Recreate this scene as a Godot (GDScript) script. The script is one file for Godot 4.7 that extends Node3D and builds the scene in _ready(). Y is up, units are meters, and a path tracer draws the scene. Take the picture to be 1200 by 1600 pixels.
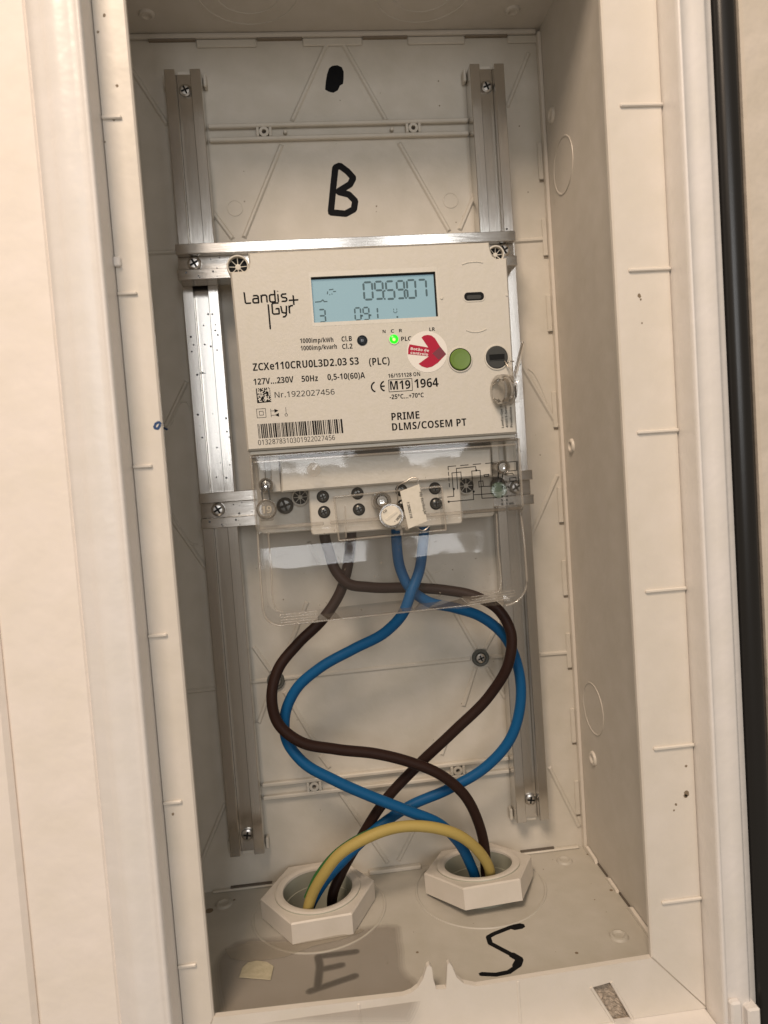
extends Node3D
# An open electricity-meter cabinet seen from the front. All builder coordinates are millimetres in the cabinet's own axes:
# x right, y up from the cabinet floor, z out of the back panel.

const MM := 0.001
var rng := RandomNumberGenerator.new()
var M := {}
var origins := {}
var hole_tex := {}

# ------------------------------------------------------------------ geometry helpers
class Geo:
	var v := PackedVector3Array()
	var uv := PackedVector2Array()
	var g := PackedInt32Array()
	var xf := Transform3D()
	var across := 0   # 1: uv runs across a part that is long in y; 2: across one that is long in x
	func tri(a: Vector3, b: Vector3, c: Vector3, sm := -1, ua := Vector2.ZERO, ub := Vector2.ZERO, uc := Vector2.ZERO) -> void:   # counter-clockwise seen from outside
		v.append_array(PackedVector3Array([xf * a, xf * c, xf * b]))
		uv.append_array(PackedVector2Array([ua, uc, ub]))
		g.append_array(PackedInt32Array([sm, sm, sm]))
	func quad(a: Vector3, b: Vector3, c: Vector3, d: Vector3, sm := -1) -> void:
		var n := (b - a).cross(d - a)
		var uvs := []
		for p in [a, b, c, d]:
			if across: uvs.append(Vector2(p.x + p.z, p.y) if across == 1 else Vector2(p.y + p.z, p.x))
			else: uvs.append(Vector2(p.y, p.x) if absf(n.z) >= maxf(absf(n.x), absf(n.y)) else (Vector2(p.y, p.z) if absf(n.x) > absf(n.y) else Vector2(p.z, p.x)))
		tri(a, b, c, sm, uvs[0], uvs[1], uvs[2])
		tri(a, c, d, sm, uvs[0], uvs[2], uvs[3])
	func box(a: Vector3, b: Vector3, ch := 0.0) -> void:
		var lo := Vector3(minf(a.x, b.x), minf(a.y, b.y), minf(a.z, b.z))
		var hi := Vector3(maxf(a.x, b.x), maxf(a.y, b.y), maxf(a.z, b.z))
		var e := minf(ch, 0.45 * minf(hi.x - lo.x, minf(hi.y - lo.y, hi.z - lo.z)))
		var c := (lo + hi) / 2.0
		var h := (hi - lo) / 2.0
		# faces
		for ax in 3:
			var u := (ax + 1) % 3
			var w := (ax + 2) % 3
			for s: float in [-1.0, 1.0]:
				var q := []
				for k: Vector2 in [Vector2(-1, -1), Vector2(1, -1), Vector2(1, 1), Vector2(-1, 1)]:
					var p := c
					p[ax] += s * h[ax]
					p[u] += k.x * (h[u] - e)
					p[w] += k.y * (h[w] - e)
					q.append(p)
				if s > 0: quad(q[0], q[1], q[2], q[3])
				else: quad(q[3], q[2], q[1], q[0])
				if e > 0.0:
					for s2: float in [-1.0, 1.0]:   # the edge between the faces (ax, s) and (u, s2), which runs along w
						var a1 := c; a1[ax] += s * h[ax]; a1[u] += s2 * (h[u] - e); a1[w] -= h[w] - e
						var a2 := a1; a2[w] += 2.0 * (h[w] - e)
						var b1 := c; b1[ax] += s * (h[ax] - e); b1[u] += s2 * h[u]; b1[w] -= h[w] - e
						var b2 := b1; b2[w] += 2.0 * (h[w] - e)
						if s * s2 > 0: quad(a1, b1, b2, a2)
						else: quad(a2, b2, b1, a1)
		if e > 0.0:
			for sx: float in [-1.0, 1.0]:
				for sy: float in [-1.0, 1.0]:
					for sz: float in [-1.0, 1.0]:
						var px := c + Vector3(sx * h.x, sy * (h.y - e), sz * (h.z - e))
						var py := c + Vector3(sx * (h.x - e), sy * h.y, sz * (h.z - e))
						var pz := c + Vector3(sx * (h.x - e), sy * (h.y - e), sz * h.z)
						if sx * sy * sz > 0: tri(px, py, pz)
						else: tri(pz, py, px)
	# extrude a counter-clockwise polygon in the plane (o, ex, ey) along ex x ey from height h0 to h1, top edge chamfered by ch
	func prism(pts: PackedVector2Array, h0: float, h1: float, ch := 0.0, o := Vector3.ZERO, ex := Vector3.RIGHT, ey := Vector3.UP, back := true, sm := -1) -> void:
		var p := pts
		if Geometry2D.is_polygon_clockwise(p):
			p = p.duplicate(); p.reverse()
		var n := p.size()
		var ez := ex.cross(ey).normalized()
		var at := func(q: Vector2, h: float) -> Vector3: return o + ex * q.x + ey * q.y + ez * h
		var ins := PackedVector2Array()
		for i in n:
			var d1 := (p[i] - p[(i + n - 1) % n]).normalized()
			var d2 := (p[(i + 1) % n] - p[i]).normalized()
			var n1 := Vector2(-d1.y, d1.x)
			var n2 := Vector2(-d2.y, d2.x)
			var m := (n1 + n2) / maxf(0.35, 1.0 + n1.dot(n2))
			ins.append(p[i] + m * ch)
		var idx := Geometry2D.triangulate_polygon(ins)
		for k in range(0, idx.size(), 3):
			var a := ins[idx[k]]
			var b := ins[idx[k + 1]]
			var c := ins[idx[k + 2]]
			if (b - a).cross(c - a) < 0:
				var t := b; b = c; c = t
			tri(at.call(a, h1), at.call(b, h1), at.call(c, h1), -1, a, b, c)
			if back:
				tri(at.call(a, h0), at.call(c, h0), at.call(b, h0), -1, a, c, b)
		for i in n:
			var j := (i + 1) % n
			if h1 - h0 - ch > 1e-6:
				quad(at.call(p[i], h0), at.call(p[j], h0), at.call(p[j], h1 - ch), at.call(p[i], h1 - ch), sm)
			if ch > 0.0:
				quad(at.call(p[i], h1 - ch), at.call(p[j], h1 - ch), at.call(ins[j], h1), at.call(ins[i], h1), sm)
	# revolve a profile of (radius, height) about the axis; profile runs so that the outside is on its right going up
	func lathe(prof: Array, o := Vector3.ZERO, axis := Vector3.UP, seg := 32, smooth := true) -> void:
		var ax := axis.normalized()
		var ex := ax.cross(Vector3(0.31, 0.2, 0.93) if absf(ax.z) < 0.9 else Vector3.UP).normalized()
		var ey := ax.cross(ex)
		for i in prof.size() - 1:
			var a: Vector2 = prof[i]
			var b: Vector2 = prof[i + 1]
			for k in seg:
				var t0 := TAU * k / seg
				var t1 := TAU * (k + 1) / seg
				var d0 := ex * cos(t0) + ey * sin(t0)
				var d1 := ex * cos(t1) + ey * sin(t1)
				var p := o + d0 * a.x + ax * a.y
				var q := o + d1 * a.x + ax * a.y
				var r := o + d1 * b.x + ax * b.y
				var s := o + d0 * b.x + ax * b.y
				var sm := (i + 1) if smooth else -1
				if a.x > 1e-5: tri(p, q, r, sm)
				if b.x > 1e-5: tri(p, r, s, sm)
	func tube(path: PackedVector3Array, r: float, sides := 12, caps := true) -> void:
		var n := path.size()
		var up := Vector3.ZERO
		var rings := []
		var along := 0.0
		for i in n:
			var d := (path[mini(i + 1, n - 1)] - path[maxi(i - 1, 0)]).normalized()
			if i == 0: up = d.cross(Vector3(0.3, 0.5, 0.81)).normalized()
			up = (up - d * up.dot(d)).normalized()
			var side := d.cross(up)
			if i: along += path[i].distance_to(path[i - 1])
			var ring := []
			for k in sides:
				var t := TAU * k / sides
				ring.append(path[i] + (up * cos(t) + side * sin(t)) * r)
			rings.append([ring, along])
		for i in n - 1:
			for k in sides:
				var k2 := (k + 1) % sides
				var a: Vector3 = rings[i][0][k]
				var b: Vector3 = rings[i][0][k2]
				var c: Vector3 = rings[i + 1][0][k2]
				var d: Vector3 = rings[i + 1][0][k]
				var u0 := float(k) / sides
				var u1 := float(k + 1) / sides
				tri(a, b, c, 1, Vector2(u0, rings[i][1]), Vector2(u1, rings[i][1]), Vector2(u1, rings[i + 1][1]))
				tri(a, c, d, 1, Vector2(u0, rings[i][1]), Vector2(u1, rings[i + 1][1]), Vector2(u0, rings[i + 1][1]))
		if caps:
			for k in range(1, sides - 1):
				tri(rings[0][0][0], rings[0][0][k + 1], rings[0][0][k])
				tri(rings[n - 1][0][0], rings[n - 1][0][k], rings[n - 1][0][k + 1])
	# ring between an outer outline r_out(angle) and a round bore, axis +y about the origin
	func nut(side: float, turn: float, bore: float, y0: float, y1: float, ch: float) -> void:
		var apo := side * sqrt(3.0) / 2.0
		var n := 72
		var at := func(k: int, inset: float, h: float) -> Vector3:
			var t := TAU * k / n
			var f := fposmod(t - turn, TAU / 6.0) - TAU / 12.0
			var r := (apo - inset) / cos(f)
			return Vector3(cos(t) * r, h, -sin(t) * r)
		var inn := func(k: int, r: float, h: float) -> Vector3:
			var t := TAU * k / n
			return Vector3(cos(t) * r, h, -sin(t) * r)
		for k in n:
			quad(at.call(k, 0.0, y0), at.call(k + 1, 0.0, y0), at.call(k + 1, 0.0, y1 - ch), at.call(k, 0.0, y1 - ch))
			quad(at.call(k, 0.0, y1 - ch), at.call(k + 1, 0.0, y1 - ch), at.call(k + 1, ch, y1), at.call(k, ch, y1))
			quad(at.call(k, ch, y1), at.call(k + 1, ch, y1), inn.call(k + 1, bore, y1), inn.call(k, bore, y1))
			quad(inn.call(k, bore, y1), inn.call(k + 1, bore, y1), inn.call(k + 1, bore, y0), inn.call(k, bore, y0), 3)
			quad(at.call(k + 1, 0.0, y0), at.call(k, 0.0, y0), inn.call(k, bore, y0), inn.call(k + 1, bore, y0))

func arr(list: Array) -> PackedVector2Array:
	var o := PackedVector2Array()
	for p in list: o.append(p if p is Vector2 else Vector2(p.x, p.y))
	return o

func circle(c: Vector2, r: float, n := 32, a0 := 0.0, a1 := TAU) -> PackedVector2Array:
	var o := PackedVector2Array()
	for k in n:
		var t := a0 + (a1 - a0) * k / (n if is_equal_approx(a1 - a0, TAU) else n - 1)
		o.append(c + Vector2(cos(t), sin(t)) * r)
	return o

func rounded(lo: Vector2, hi: Vector2, r: float, n := 6) -> PackedVector2Array:
	var o := PackedVector2Array()
	for c in [[Vector2(hi.x - r, hi.y - r), 0.0], [Vector2(lo.x + r, hi.y - r), PI / 2], [Vector2(lo.x + r, lo.y + r), PI], [Vector2(hi.x - r, lo.y + r), 1.5 * PI]]:
		o.append_array(circle(c[0], r, n, c[1], c[1] + PI / 2))
	return o

func spline(pts: Array, step := 6) -> PackedVector3Array:   # Catmull-Rom with chord-length knots through the points
	var o := PackedVector3Array()
	var n := pts.size()
	for i in n - 1:
		var p0: Vector3 = pts[maxi(i - 1, 0)]
		var p1: Vector3 = pts[i]
		var p2: Vector3 = pts[i + 1]
		var p3: Vector3 = pts[mini(i + 2, n - 1)]
		var d1 := maxf(p1.distance_to(p2), 1e-4)
		var d0 := maxf(p0.distance_to(p1), d1 * 0.3)
		var d2 := maxf(p2.distance_to(p3), d1 * 0.3)
		var m1 := (p2 - p1) / d1 - (p2 - p0) / (d0 + d1) + (p1 - p0) / d0 if i > 0 else (p2 - p1) / d1
		var m2 := (p3 - p2) / d2 - (p3 - p1) / (d1 + d2) + (p2 - p1) / d1 if i < n - 2 else (p2 - p1) / d1
		for k in step:
			var t := float(k) / step
			var t2 := t * t
			var t3 := t2 * t
			o.append(p1 * (2 * t3 - 3 * t2 + 1) + m1 * d1 * (t3 - 2 * t2 + t) + p2 * (-2 * t3 + 3 * t2) + m2 * d1 * (t3 - t2))
	o.append(pts[n - 1])
	return o

# ------------------------------------------------------------------ scene helpers
func origin_of(parent: Node) -> Vector3:
	return origins.get(parent, Vector3.ZERO)

func obj(called: String, g: Geo, mat: Material, parent: Node = self) -> MeshInstance3D:
	var st := SurfaceTool.new()
	st.begin(Mesh.PRIMITIVE_TRIANGLES)
	var off := origin_of(parent)
	for i in g.v.size():
		st.set_smooth_group(g.g[i])
		st.set_uv(g.uv[i] * 0.01)
		st.add_vertex((g.v[i] - off) * MM)
	st.generate_normals()
	st.index()
	return put(called, st.commit(), mat, parent)

func put(called: String, mesh: Mesh, mat: Material, parent: Node = self) -> MeshInstance3D:
	var o := MeshInstance3D.new()
	o.name = called
	o.mesh = mesh
	o.material_override = mat
	origins[o] = origin_of(parent)
	parent.add_child(o, true)
	return o

func thing(called: String, label: String, category: String, at: Vector3, group := "") -> Node3D:
	var o := Node3D.new()
	o.name = called
	add_child(o, true)
	o.position = at * MM
	origins[o] = at
	return tag(o, label, category, group)

func tag(o: Node3D, label: String, category: String, group := "") -> Node3D:
	o.set_meta("label", label)
	o.set_meta("category", category)
	if group: o.set_meta("group", group)
	return o

func stroke(lines: Array, width: float) -> Array:   # one clean outline for all the lines, cut so that no piece has a hole
	var whole: Array = []
	var holes: Array = []
	for li in lines.size():
		var l = lines[li]
		var pieces: Array = Geometry2D.offset_polyline(arr(l), width / 2.0, Geometry2D.JOIN_ROUND, Geometry2D.END_ROUND)
		for poly: PackedVector2Array in pieces:
			if Geometry2D.is_polygon_clockwise(poly):
				holes.append([poly, li])
				continue
			var grown := poly
			var rest: Array = []
			for w: PackedVector2Array in whole:
				var m: Array = Geometry2D.merge_polygons(grown, w)
				var outer := 0
				for q: PackedVector2Array in m:
					if not Geometry2D.is_polygon_clockwise(q): outer += 1
				if outer > 1:
					rest.append(w)
				else:
					for q: PackedVector2Array in m:
						if Geometry2D.is_polygon_clockwise(q): holes.append([q, -1])
						else: grown = q
			rest.append(grown)
			whole = rest
	# a hole counts only where no line covers it
	return pierced(whole, holes, lines, width)

func pierced(whole: Array, holes: Array, lines: Array, width: float) -> Array:
	var out: Array = whole
	for hole: Array in holes:
		var h: PackedVector2Array = hole[0]
		var cut: Array = [h]
		for li in lines.size():
			if li == hole[1]: continue
			var l = lines[li]
			for poly: PackedVector2Array in Geometry2D.offset_polyline(arr(l), width / 2.0, Geometry2D.JOIN_ROUND, Geometry2D.END_ROUND):
				if Geometry2D.is_polygon_clockwise(poly): continue
				var next: Array = []
				for c: PackedVector2Array in cut:
					var k: Array = Geometry2D.clip_polygons(c, poly)
					var ring := false
					for q: PackedVector2Array in k:
						if Geometry2D.is_polygon_clockwise(q) and k.size() > 1: ring = true
					if ring: next.append(c)
					else: next.append_array(k)
				cut = next
		for c: PackedVector2Array in cut:
			var p := c
			if Geometry2D.is_polygon_clockwise(p):
				p = p.duplicate(); p.reverse()
			var mid := Vector2.ZERO
			for q in p: mid += q / p.size()
			var next: Array = []
			for w: PackedVector2Array in out:
				for side: float in [-1.0, 1.0]:
					var half := arr([Vector2(mid.x, -2000), Vector2(mid.x + side * 4000, -2000), Vector2(mid.x + side * 4000, 2000), Vector2(mid.x, 2000)])
					for part: PackedVector2Array in Geometry2D.intersect_polygons(w, half):
						if Geometry2D.is_polygon_clockwise(part): continue
						for q: PackedVector2Array in Geometry2D.clip_polygons(part, p):
							if not Geometry2D.is_polygon_clockwise(q): next.append(q)
			out = next
	return out

func ink(polys: Array, h: float, o: Vector3, ex := Vector3.RIGHT, ey := Vector3.UP, thick := 0.05) -> Geo:
	var g := Geo.new()
	for p in polys:
		g.prism(p, h, h + thick, 0.0, o, ex, ey, false)
	return g

var fonts := {}
func font(bold: bool) -> SystemFont:
	if not fonts.has(bold):
		var f := SystemFont.new()
		f.font_names = PackedStringArray(["Droid Sans"])
		f.font_weight = 700 if bold else 400
		fonts[bold] = f
	return fonts[bold]

# a printed line whose baseline starts at a and ends at b (both on the surface), with capitals cap millimetres tall
func print_line(text: String, a: Vector3, b: Vector3, cap: float, bold: bool, mat: Material, parent: Node, normal := Vector3.BACK, called := "printed_line") -> MeshInstance3D:
	var made := []
	for s: String in ["H", text]:
		var t := TextMesh.new()
		t.font = font(bold)
		t.text = s
		t.font_size = 48
		t.pixel_size = 0.01
		t.depth = 0.0
		t.curve_step = 1.0
		t.horizontal_alignment = HORIZONTAL_ALIGNMENT_LEFT
		t.material = mat
		made.append(t)
	var ref: AABB = made[0].get_aabb()
	var box: AABB = made[1].get_aabb()
	var ex := (b - a).normalized()
	var ey := normal.cross(ex).normalized()
	var sx := (b - a).length() / box.size.x * MM
	var sy := cap / ref.size.y * MM
	var o := MeshInstance3D.new()
	o.name = called
	o.mesh = made[1]
	o.basis = Basis(ex * sx, ey * sy, normal * minf(sx, sy))
	o.position = (a - origin_of(parent)) * MM - ex * sx * box.position.x - ey * sy * ref.position.y
	parent.add_child(o, true)
	return o

# ------------------------------------------------------------------ materials
func noise_tex(seed_: int, freq: float, lo: Color, hi: Color, oct := 4, as_normal := false, bump := 4.0, size := 512, kind := FastNoiseLite.TYPE_SIMPLEX_SMOOTH) -> NoiseTexture2D:
	var n := FastNoiseLite.new()
	n.seed = seed_
	n.noise_type = kind
	n.frequency = freq
	n.fractal_octaves = oct
	var t := NoiseTexture2D.new()
	t.width = size
	t.height = size
	t.seamless = true
	t.noise = n
	if as_normal:
		t.as_normal_map = true
		t.bump_strength = bump
	else:
		var gr := Gradient.new()
		gr.set_color(0, lo)
		gr.set_color(1, hi)
		t.color_ramp = gr
	return t

func plain(c: Color, rough: float, metal := 0.0) -> StandardMaterial3D:   # c is a linear base colour
	var m := StandardMaterial3D.new()
	m.albedo_color = c.linear_to_srgb()
	m.roughness = rough
	m.metallic = metal
	return m

func plastic(c: Color, rough: float, seed_: int, low := 0.93, scale := 9.0, bump := 0.25) -> StandardMaterial3D:
	var m := plain(c, rough)
	m.albedo_texture = noise_tex(seed_, 0.012, Color(low, low, low * 0.985), Color(1, 1, 1), 5)
	m.normal_enabled = true
	m.normal_texture = noise_tex(seed_ + 50, 0.03, Color.BLACK, Color.WHITE, 3, true, 3.0)
	m.normal_scale = bump
	m.uv1_triplanar = true
	m.uv1_world_triplanar = true
	m.uv1_scale = Vector3.ONE * scale
	return m

func pane(c: Color, alpha: float, rough := 0.04) -> StandardMaterial3D:
	var m := plain(Color(c.r, c.g, c.b), rough)
	m.albedo_color.a = alpha
	m.transparency = BaseMaterial3D.TRANSPARENCY_ALPHA
	m.cull_mode = BaseMaterial3D.CULL_DISABLED
	return m

func dull(c: Color, rough: float, spec: float) -> StandardMaterial3D:
	var m := plain(c, rough)
	m.metallic_specular = spec
	return m

func film(c: Color, alpha: float, rough := 0.45) -> StandardMaterial3D:
	return pane(c, alpha, rough)

func make_materials() -> void:
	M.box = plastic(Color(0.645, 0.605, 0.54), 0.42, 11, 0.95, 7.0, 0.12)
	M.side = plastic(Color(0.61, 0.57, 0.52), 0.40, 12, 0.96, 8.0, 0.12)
	M.floor = plastic(Color(0.52, 0.49, 0.435), 0.40, 24, 0.955, 8.0, 0.12)  # floor shade put into the base colour, offsetting light from above
	M.frame = plastic(Color(0.735, 0.685, 0.625), 0.38, 13, 0.965, 6.0, 0.12)
	M.mould = plastic(Color(0.82, 0.785, 0.765), 0.33, 14, 0.97, 6.0, 0.15)
	M.nut = plastic(Color(0.67, 0.62, 0.56), 0.42, 15, 0.96, 9.0, 0.12)
	M.meter = plastic(Color(0.625, 0.595, 0.54), 0.50, 16, 0.985, 30.0, 0.3)
	M.meter_low = plastic(Color(0.655, 0.62, 0.555), 0.32, 17, 0.97, 20.0, 0.2)
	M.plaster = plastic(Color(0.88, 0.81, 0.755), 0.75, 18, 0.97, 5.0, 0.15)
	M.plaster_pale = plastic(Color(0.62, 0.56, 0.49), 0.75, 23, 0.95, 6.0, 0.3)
	M.dirt = plain(Color(0.22, 0.17, 0.115), 0.8)
	M.print = dull(Color(0.010, 0.0095, 0.009), 0.6, 0.2)
	M.marker = dull(Color(0.005, 0.005, 0.006), 0.5, 0.22)
	M.marker_faded = film(Color(0.03, 0.045, 0.035), 0.24, 0.6)
	M.blue_ink = plain(Color(0.01, 0.05, 0.16), 0.5)
	M.white_print = plain(Color(0.8, 0.78, 0.75), 0.5)
	M.black = dull(Color(0.010, 0.010, 0.010), 0.5, 0.25)
	M.black_matt = dull(Color(0.016, 0.016, 0.015), 0.6, 0.25)
	M.rubber = plain(Color(0.010, 0.009, 0.008), 0.30)
	M.rubber_grey = plain(Color(0.10, 0.105, 0.095), 0.55)
	M.steel = plain(Color(0.62, 0.60, 0.57), 0.28, 1.0)
	M.steel_dark = plain(Color(0.11, 0.11, 0.105), 0.3, 1.0)
	M.chrome = plain(Color(0.8, 0.79, 0.77), 0.12, 1.0)
	M.wire = plain(Color(0.55, 0.50, 0.44), 0.3, 1.0)
	var al := plain(Color(0.66, 0.64, 0.61), 0.22, 1.0)
	al.anisotropy_enabled = true
	al.anisotropy = 0.8
	al.roughness_texture = noise_tex(31, 0.05, Color(0.82, 0.82, 0.82), Color(1, 1, 1), 3)
	al.normal_enabled = true
	var nt := noise_tex(33, 0.06, Color.BLACK, Color.WHITE, 3, true, 2.0)
	al.normal_texture = nt
	al.normal_scale = 0.03
	al.uv1_scale = Vector3(4.0, 0.15, 1)
	M.alu = al
	M.brown = dull(Color(0.024, 0.011, 0.008), 0.5, 0.3)
	M.blue = dull(Color(0.005, 0.085, 0.225), 0.48, 0.3)
	M.yellow = dull(Color(0.42, 0.32, 0.10), 0.5, 0.3)
	M.green = dull(Color(0.04, 0.14, 0.04), 0.5, 0.3)
	for k in ["brown", "blue", "yellow"]:
		M[k].normal_enabled = true
		M[k].normal_texture = nt
		M[k].normal_scale = 0.12
		M[k].uv1_scale = Vector3(1, 3, 1)
	M.clear = pane(Color(0.30, 0.26, 0.21), 0.035, 0.03)
	M.clear.normal_enabled = true
	M.clear.normal_texture = noise_tex(41, 0.008, Color.BLACK, Color.WHITE, 2, true, 6.0)
	M.clear.normal_scale = 0.05
	M.clear.uv1_triplanar = true
	M.clear.uv1_scale = Vector3.ONE * 11.0
	M.clear_wavy = M.clear.duplicate()
	M.clear_wavy.normal_scale = 0.13
	M.clear_wavy.roughness = 0.06
	M.clear_edge = pane(Color(0.50, 0.45, 0.38), 0.30, 0.08)
	M.clear_smoke = pane(Color(0.24, 0.21, 0.17), 0.30, 0.06)
	M.clear_dark = pane(Color(0.18, 0.15, 0.115), 0.45, 0.1)
	M.lcd = plain(Color(0.22, 0.355, 0.42), 0.42)
	M.lcd.emission_enabled = true
	M.lcd.emission = Color(0.19, 0.36, 0.44).linear_to_srgb()
	M.lcd.emission_energy_multiplier = 0.22
	M.segment = plain(Color(0.055, 0.115, 0.14), 0.5)
	M.green_button = plain(Color(0.13, 0.225, 0.03), 0.42)
	M.knob = dull(Color(0.062, 0.064, 0.062), 0.5, 0.25)
	M.led = plain(Color(0.02, 0.3, 0.02), 0.3)
	M.led.emission_enabled = true
	M.led.emission = Color(0.10, 0.95, 0.08)
	M.led.emission_energy_multiplier = 1.3
	M.led_core = plain(Color(0.3, 0.8, 0.1), 0.3)
	M.led_core.emission_enabled = true
	M.led_core.emission = Color(0.55, 1.0, 0.35)
	M.led_core.emission_energy_multiplier = 2.2
	M.led_off = plain(Color(0.02, 0.026, 0.035), 0.15)
	M.sticker = plain(Color(0.78, 0.74, 0.68), 0.4)
	M.red = dull(Color(0.42, 0.014, 0.045), 0.5, 0.3)
	M.red_dark = plain(Color(0.17, 0.008, 0.024), 0.45)
	M.paper = plastic(Color(0.76, 0.71, 0.62), 0.7, 19, 0.95, 40.0, 0.4)
	M.scrap = plastic(Color(0.52, 0.47, 0.34), 0.8, 20, 0.9, 40.0, 0.8)
	M.tape = film(Color(0.30, 0.255, 0.22), 0.105, 0.42)
	M.tape_fold = film(Color(0.42, 0.37, 0.29), 0.45, 0.35)
	M.dark_hole = plain(Color(0.12, 0.10, 0.08), 0.8)
	M.slot = plain(Color(0.24, 0.20, 0.155), 0.7)  # brown tone standing in for shade inside the clip slots
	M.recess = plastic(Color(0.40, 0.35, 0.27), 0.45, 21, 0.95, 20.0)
	M.sleeve = plain(Color(0.36, 0.36, 0.29), 0.45)
	M.broken = plastic(Color(0.68, 0.58, 0.48), 0.9, 22, 0.6, 60.0, 1.5)
	M.dust = film(Color(0.30, 0.26, 0.20), 0.5, 0.8)
	M.green_seal = pane(Color(0.10, 0.17, 0.11), 0.45, 0.08)

# ------------------------------------------------------------------ camera, light
func make_view() -> void:
	var cam := Camera3D.new()
	cam.name = "camera"
	cam.fov = 71.900
	cam.near = 0.02
	cam.far = 20.0
	cam.transform = Transform3D(Basis(Vector3(0.99287, -0.07099, 0.09577), Vector3(0.07561, 0.99610, -0.04547), Vector3(-0.09217, 0.05239, 0.99436)), Vector3(-0.02915, 0.22629, 0.39390))
	add_child(cam)
	cam.current = true
	var we := WorldEnvironment.new()
	we.name = "surroundings"
	var e := Environment.new()
	e.background_mode = Environment.BG_COLOR
	e.background_color = Color(0.30, 0.262, 0.22).linear_to_srgb()
	e.background_energy_multiplier = 0.95
	e.tonemap_mode = Environment.TONE_MAPPER_LINEAR
	e.tonemap_exposure = 1.05
	e.sdfgi_enabled = true
	e.ssao_enabled = true
	e.ssil_enabled = true
	we.environment = e
	var ca := CameraAttributesPhysical.new()
	ca.frustum_focal_length = 35.0
	ca.exposure_aperture = 18.0
	ca.frustum_focus_distance = 0.35
	we.camera_attributes = ca
	add_child(we)
	# the daylit doorway behind the photographer, two panes, and the lamp of the hall above
	area("doorway_pane", Vector3(-0.06, 0.62, 2.0), Vector3(-0.03, 0.25, 0.0), Vector2(0.30, 0.72), Color(0.97, 0.97, 0.97), 0.45)
	area("doorway_pane", Vector3(0.36, 0.62, 2.0), Vector3(0.0, 0.25, 0.0), Vector2(0.2, 0.72), Color(0.97, 0.97, 0.97), 0.29)
	area("hall_lamp", Vector3(-0.3, 1.15, 0.85), Vector3(0.0, 0.25, 0.0), Vector2(0.34, 0.34), Color(1.0, 0.90, 0.80), 1.22)

func area(called: String, at: Vector3, to: Vector3, size: Vector2, c: Color, energy: float) -> void:
	var l := AreaLight3D.new()
	l.name = called
	l.area_size = size
	l.area_normalize_energy = true
	l.light_color = c
	l.light_energy = energy
	l.shadow_enabled = true
	l.area_range = 8.0
	l.area_attenuation = 2.0
	add_child(l, true)
	l.look_at_from_position(at, to)

# ------------------------------------------------------------------ the cabinet
const XL := -124.0
const XR := 112.2
const TOP := 465.6
const FZ := 103.6

func rib(cab: Node3D, a: Vector3, b: Vector3, w := 2.7, h := 1.0) -> void:
	var d := (b - a).normalized()
	var n := Vector3(-d.y, d.x, 0)
	var g := Geo.new()
	g.prism(arr([a - n * w / 2, b - n * w / 2, b + n * w / 2, a + n * w / 2]), 0.0, h, 0.85, Vector3.ZERO, Vector3.RIGHT, Vector3.UP, false)
	obj("raised_rib", g, M.box, cab)

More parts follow.
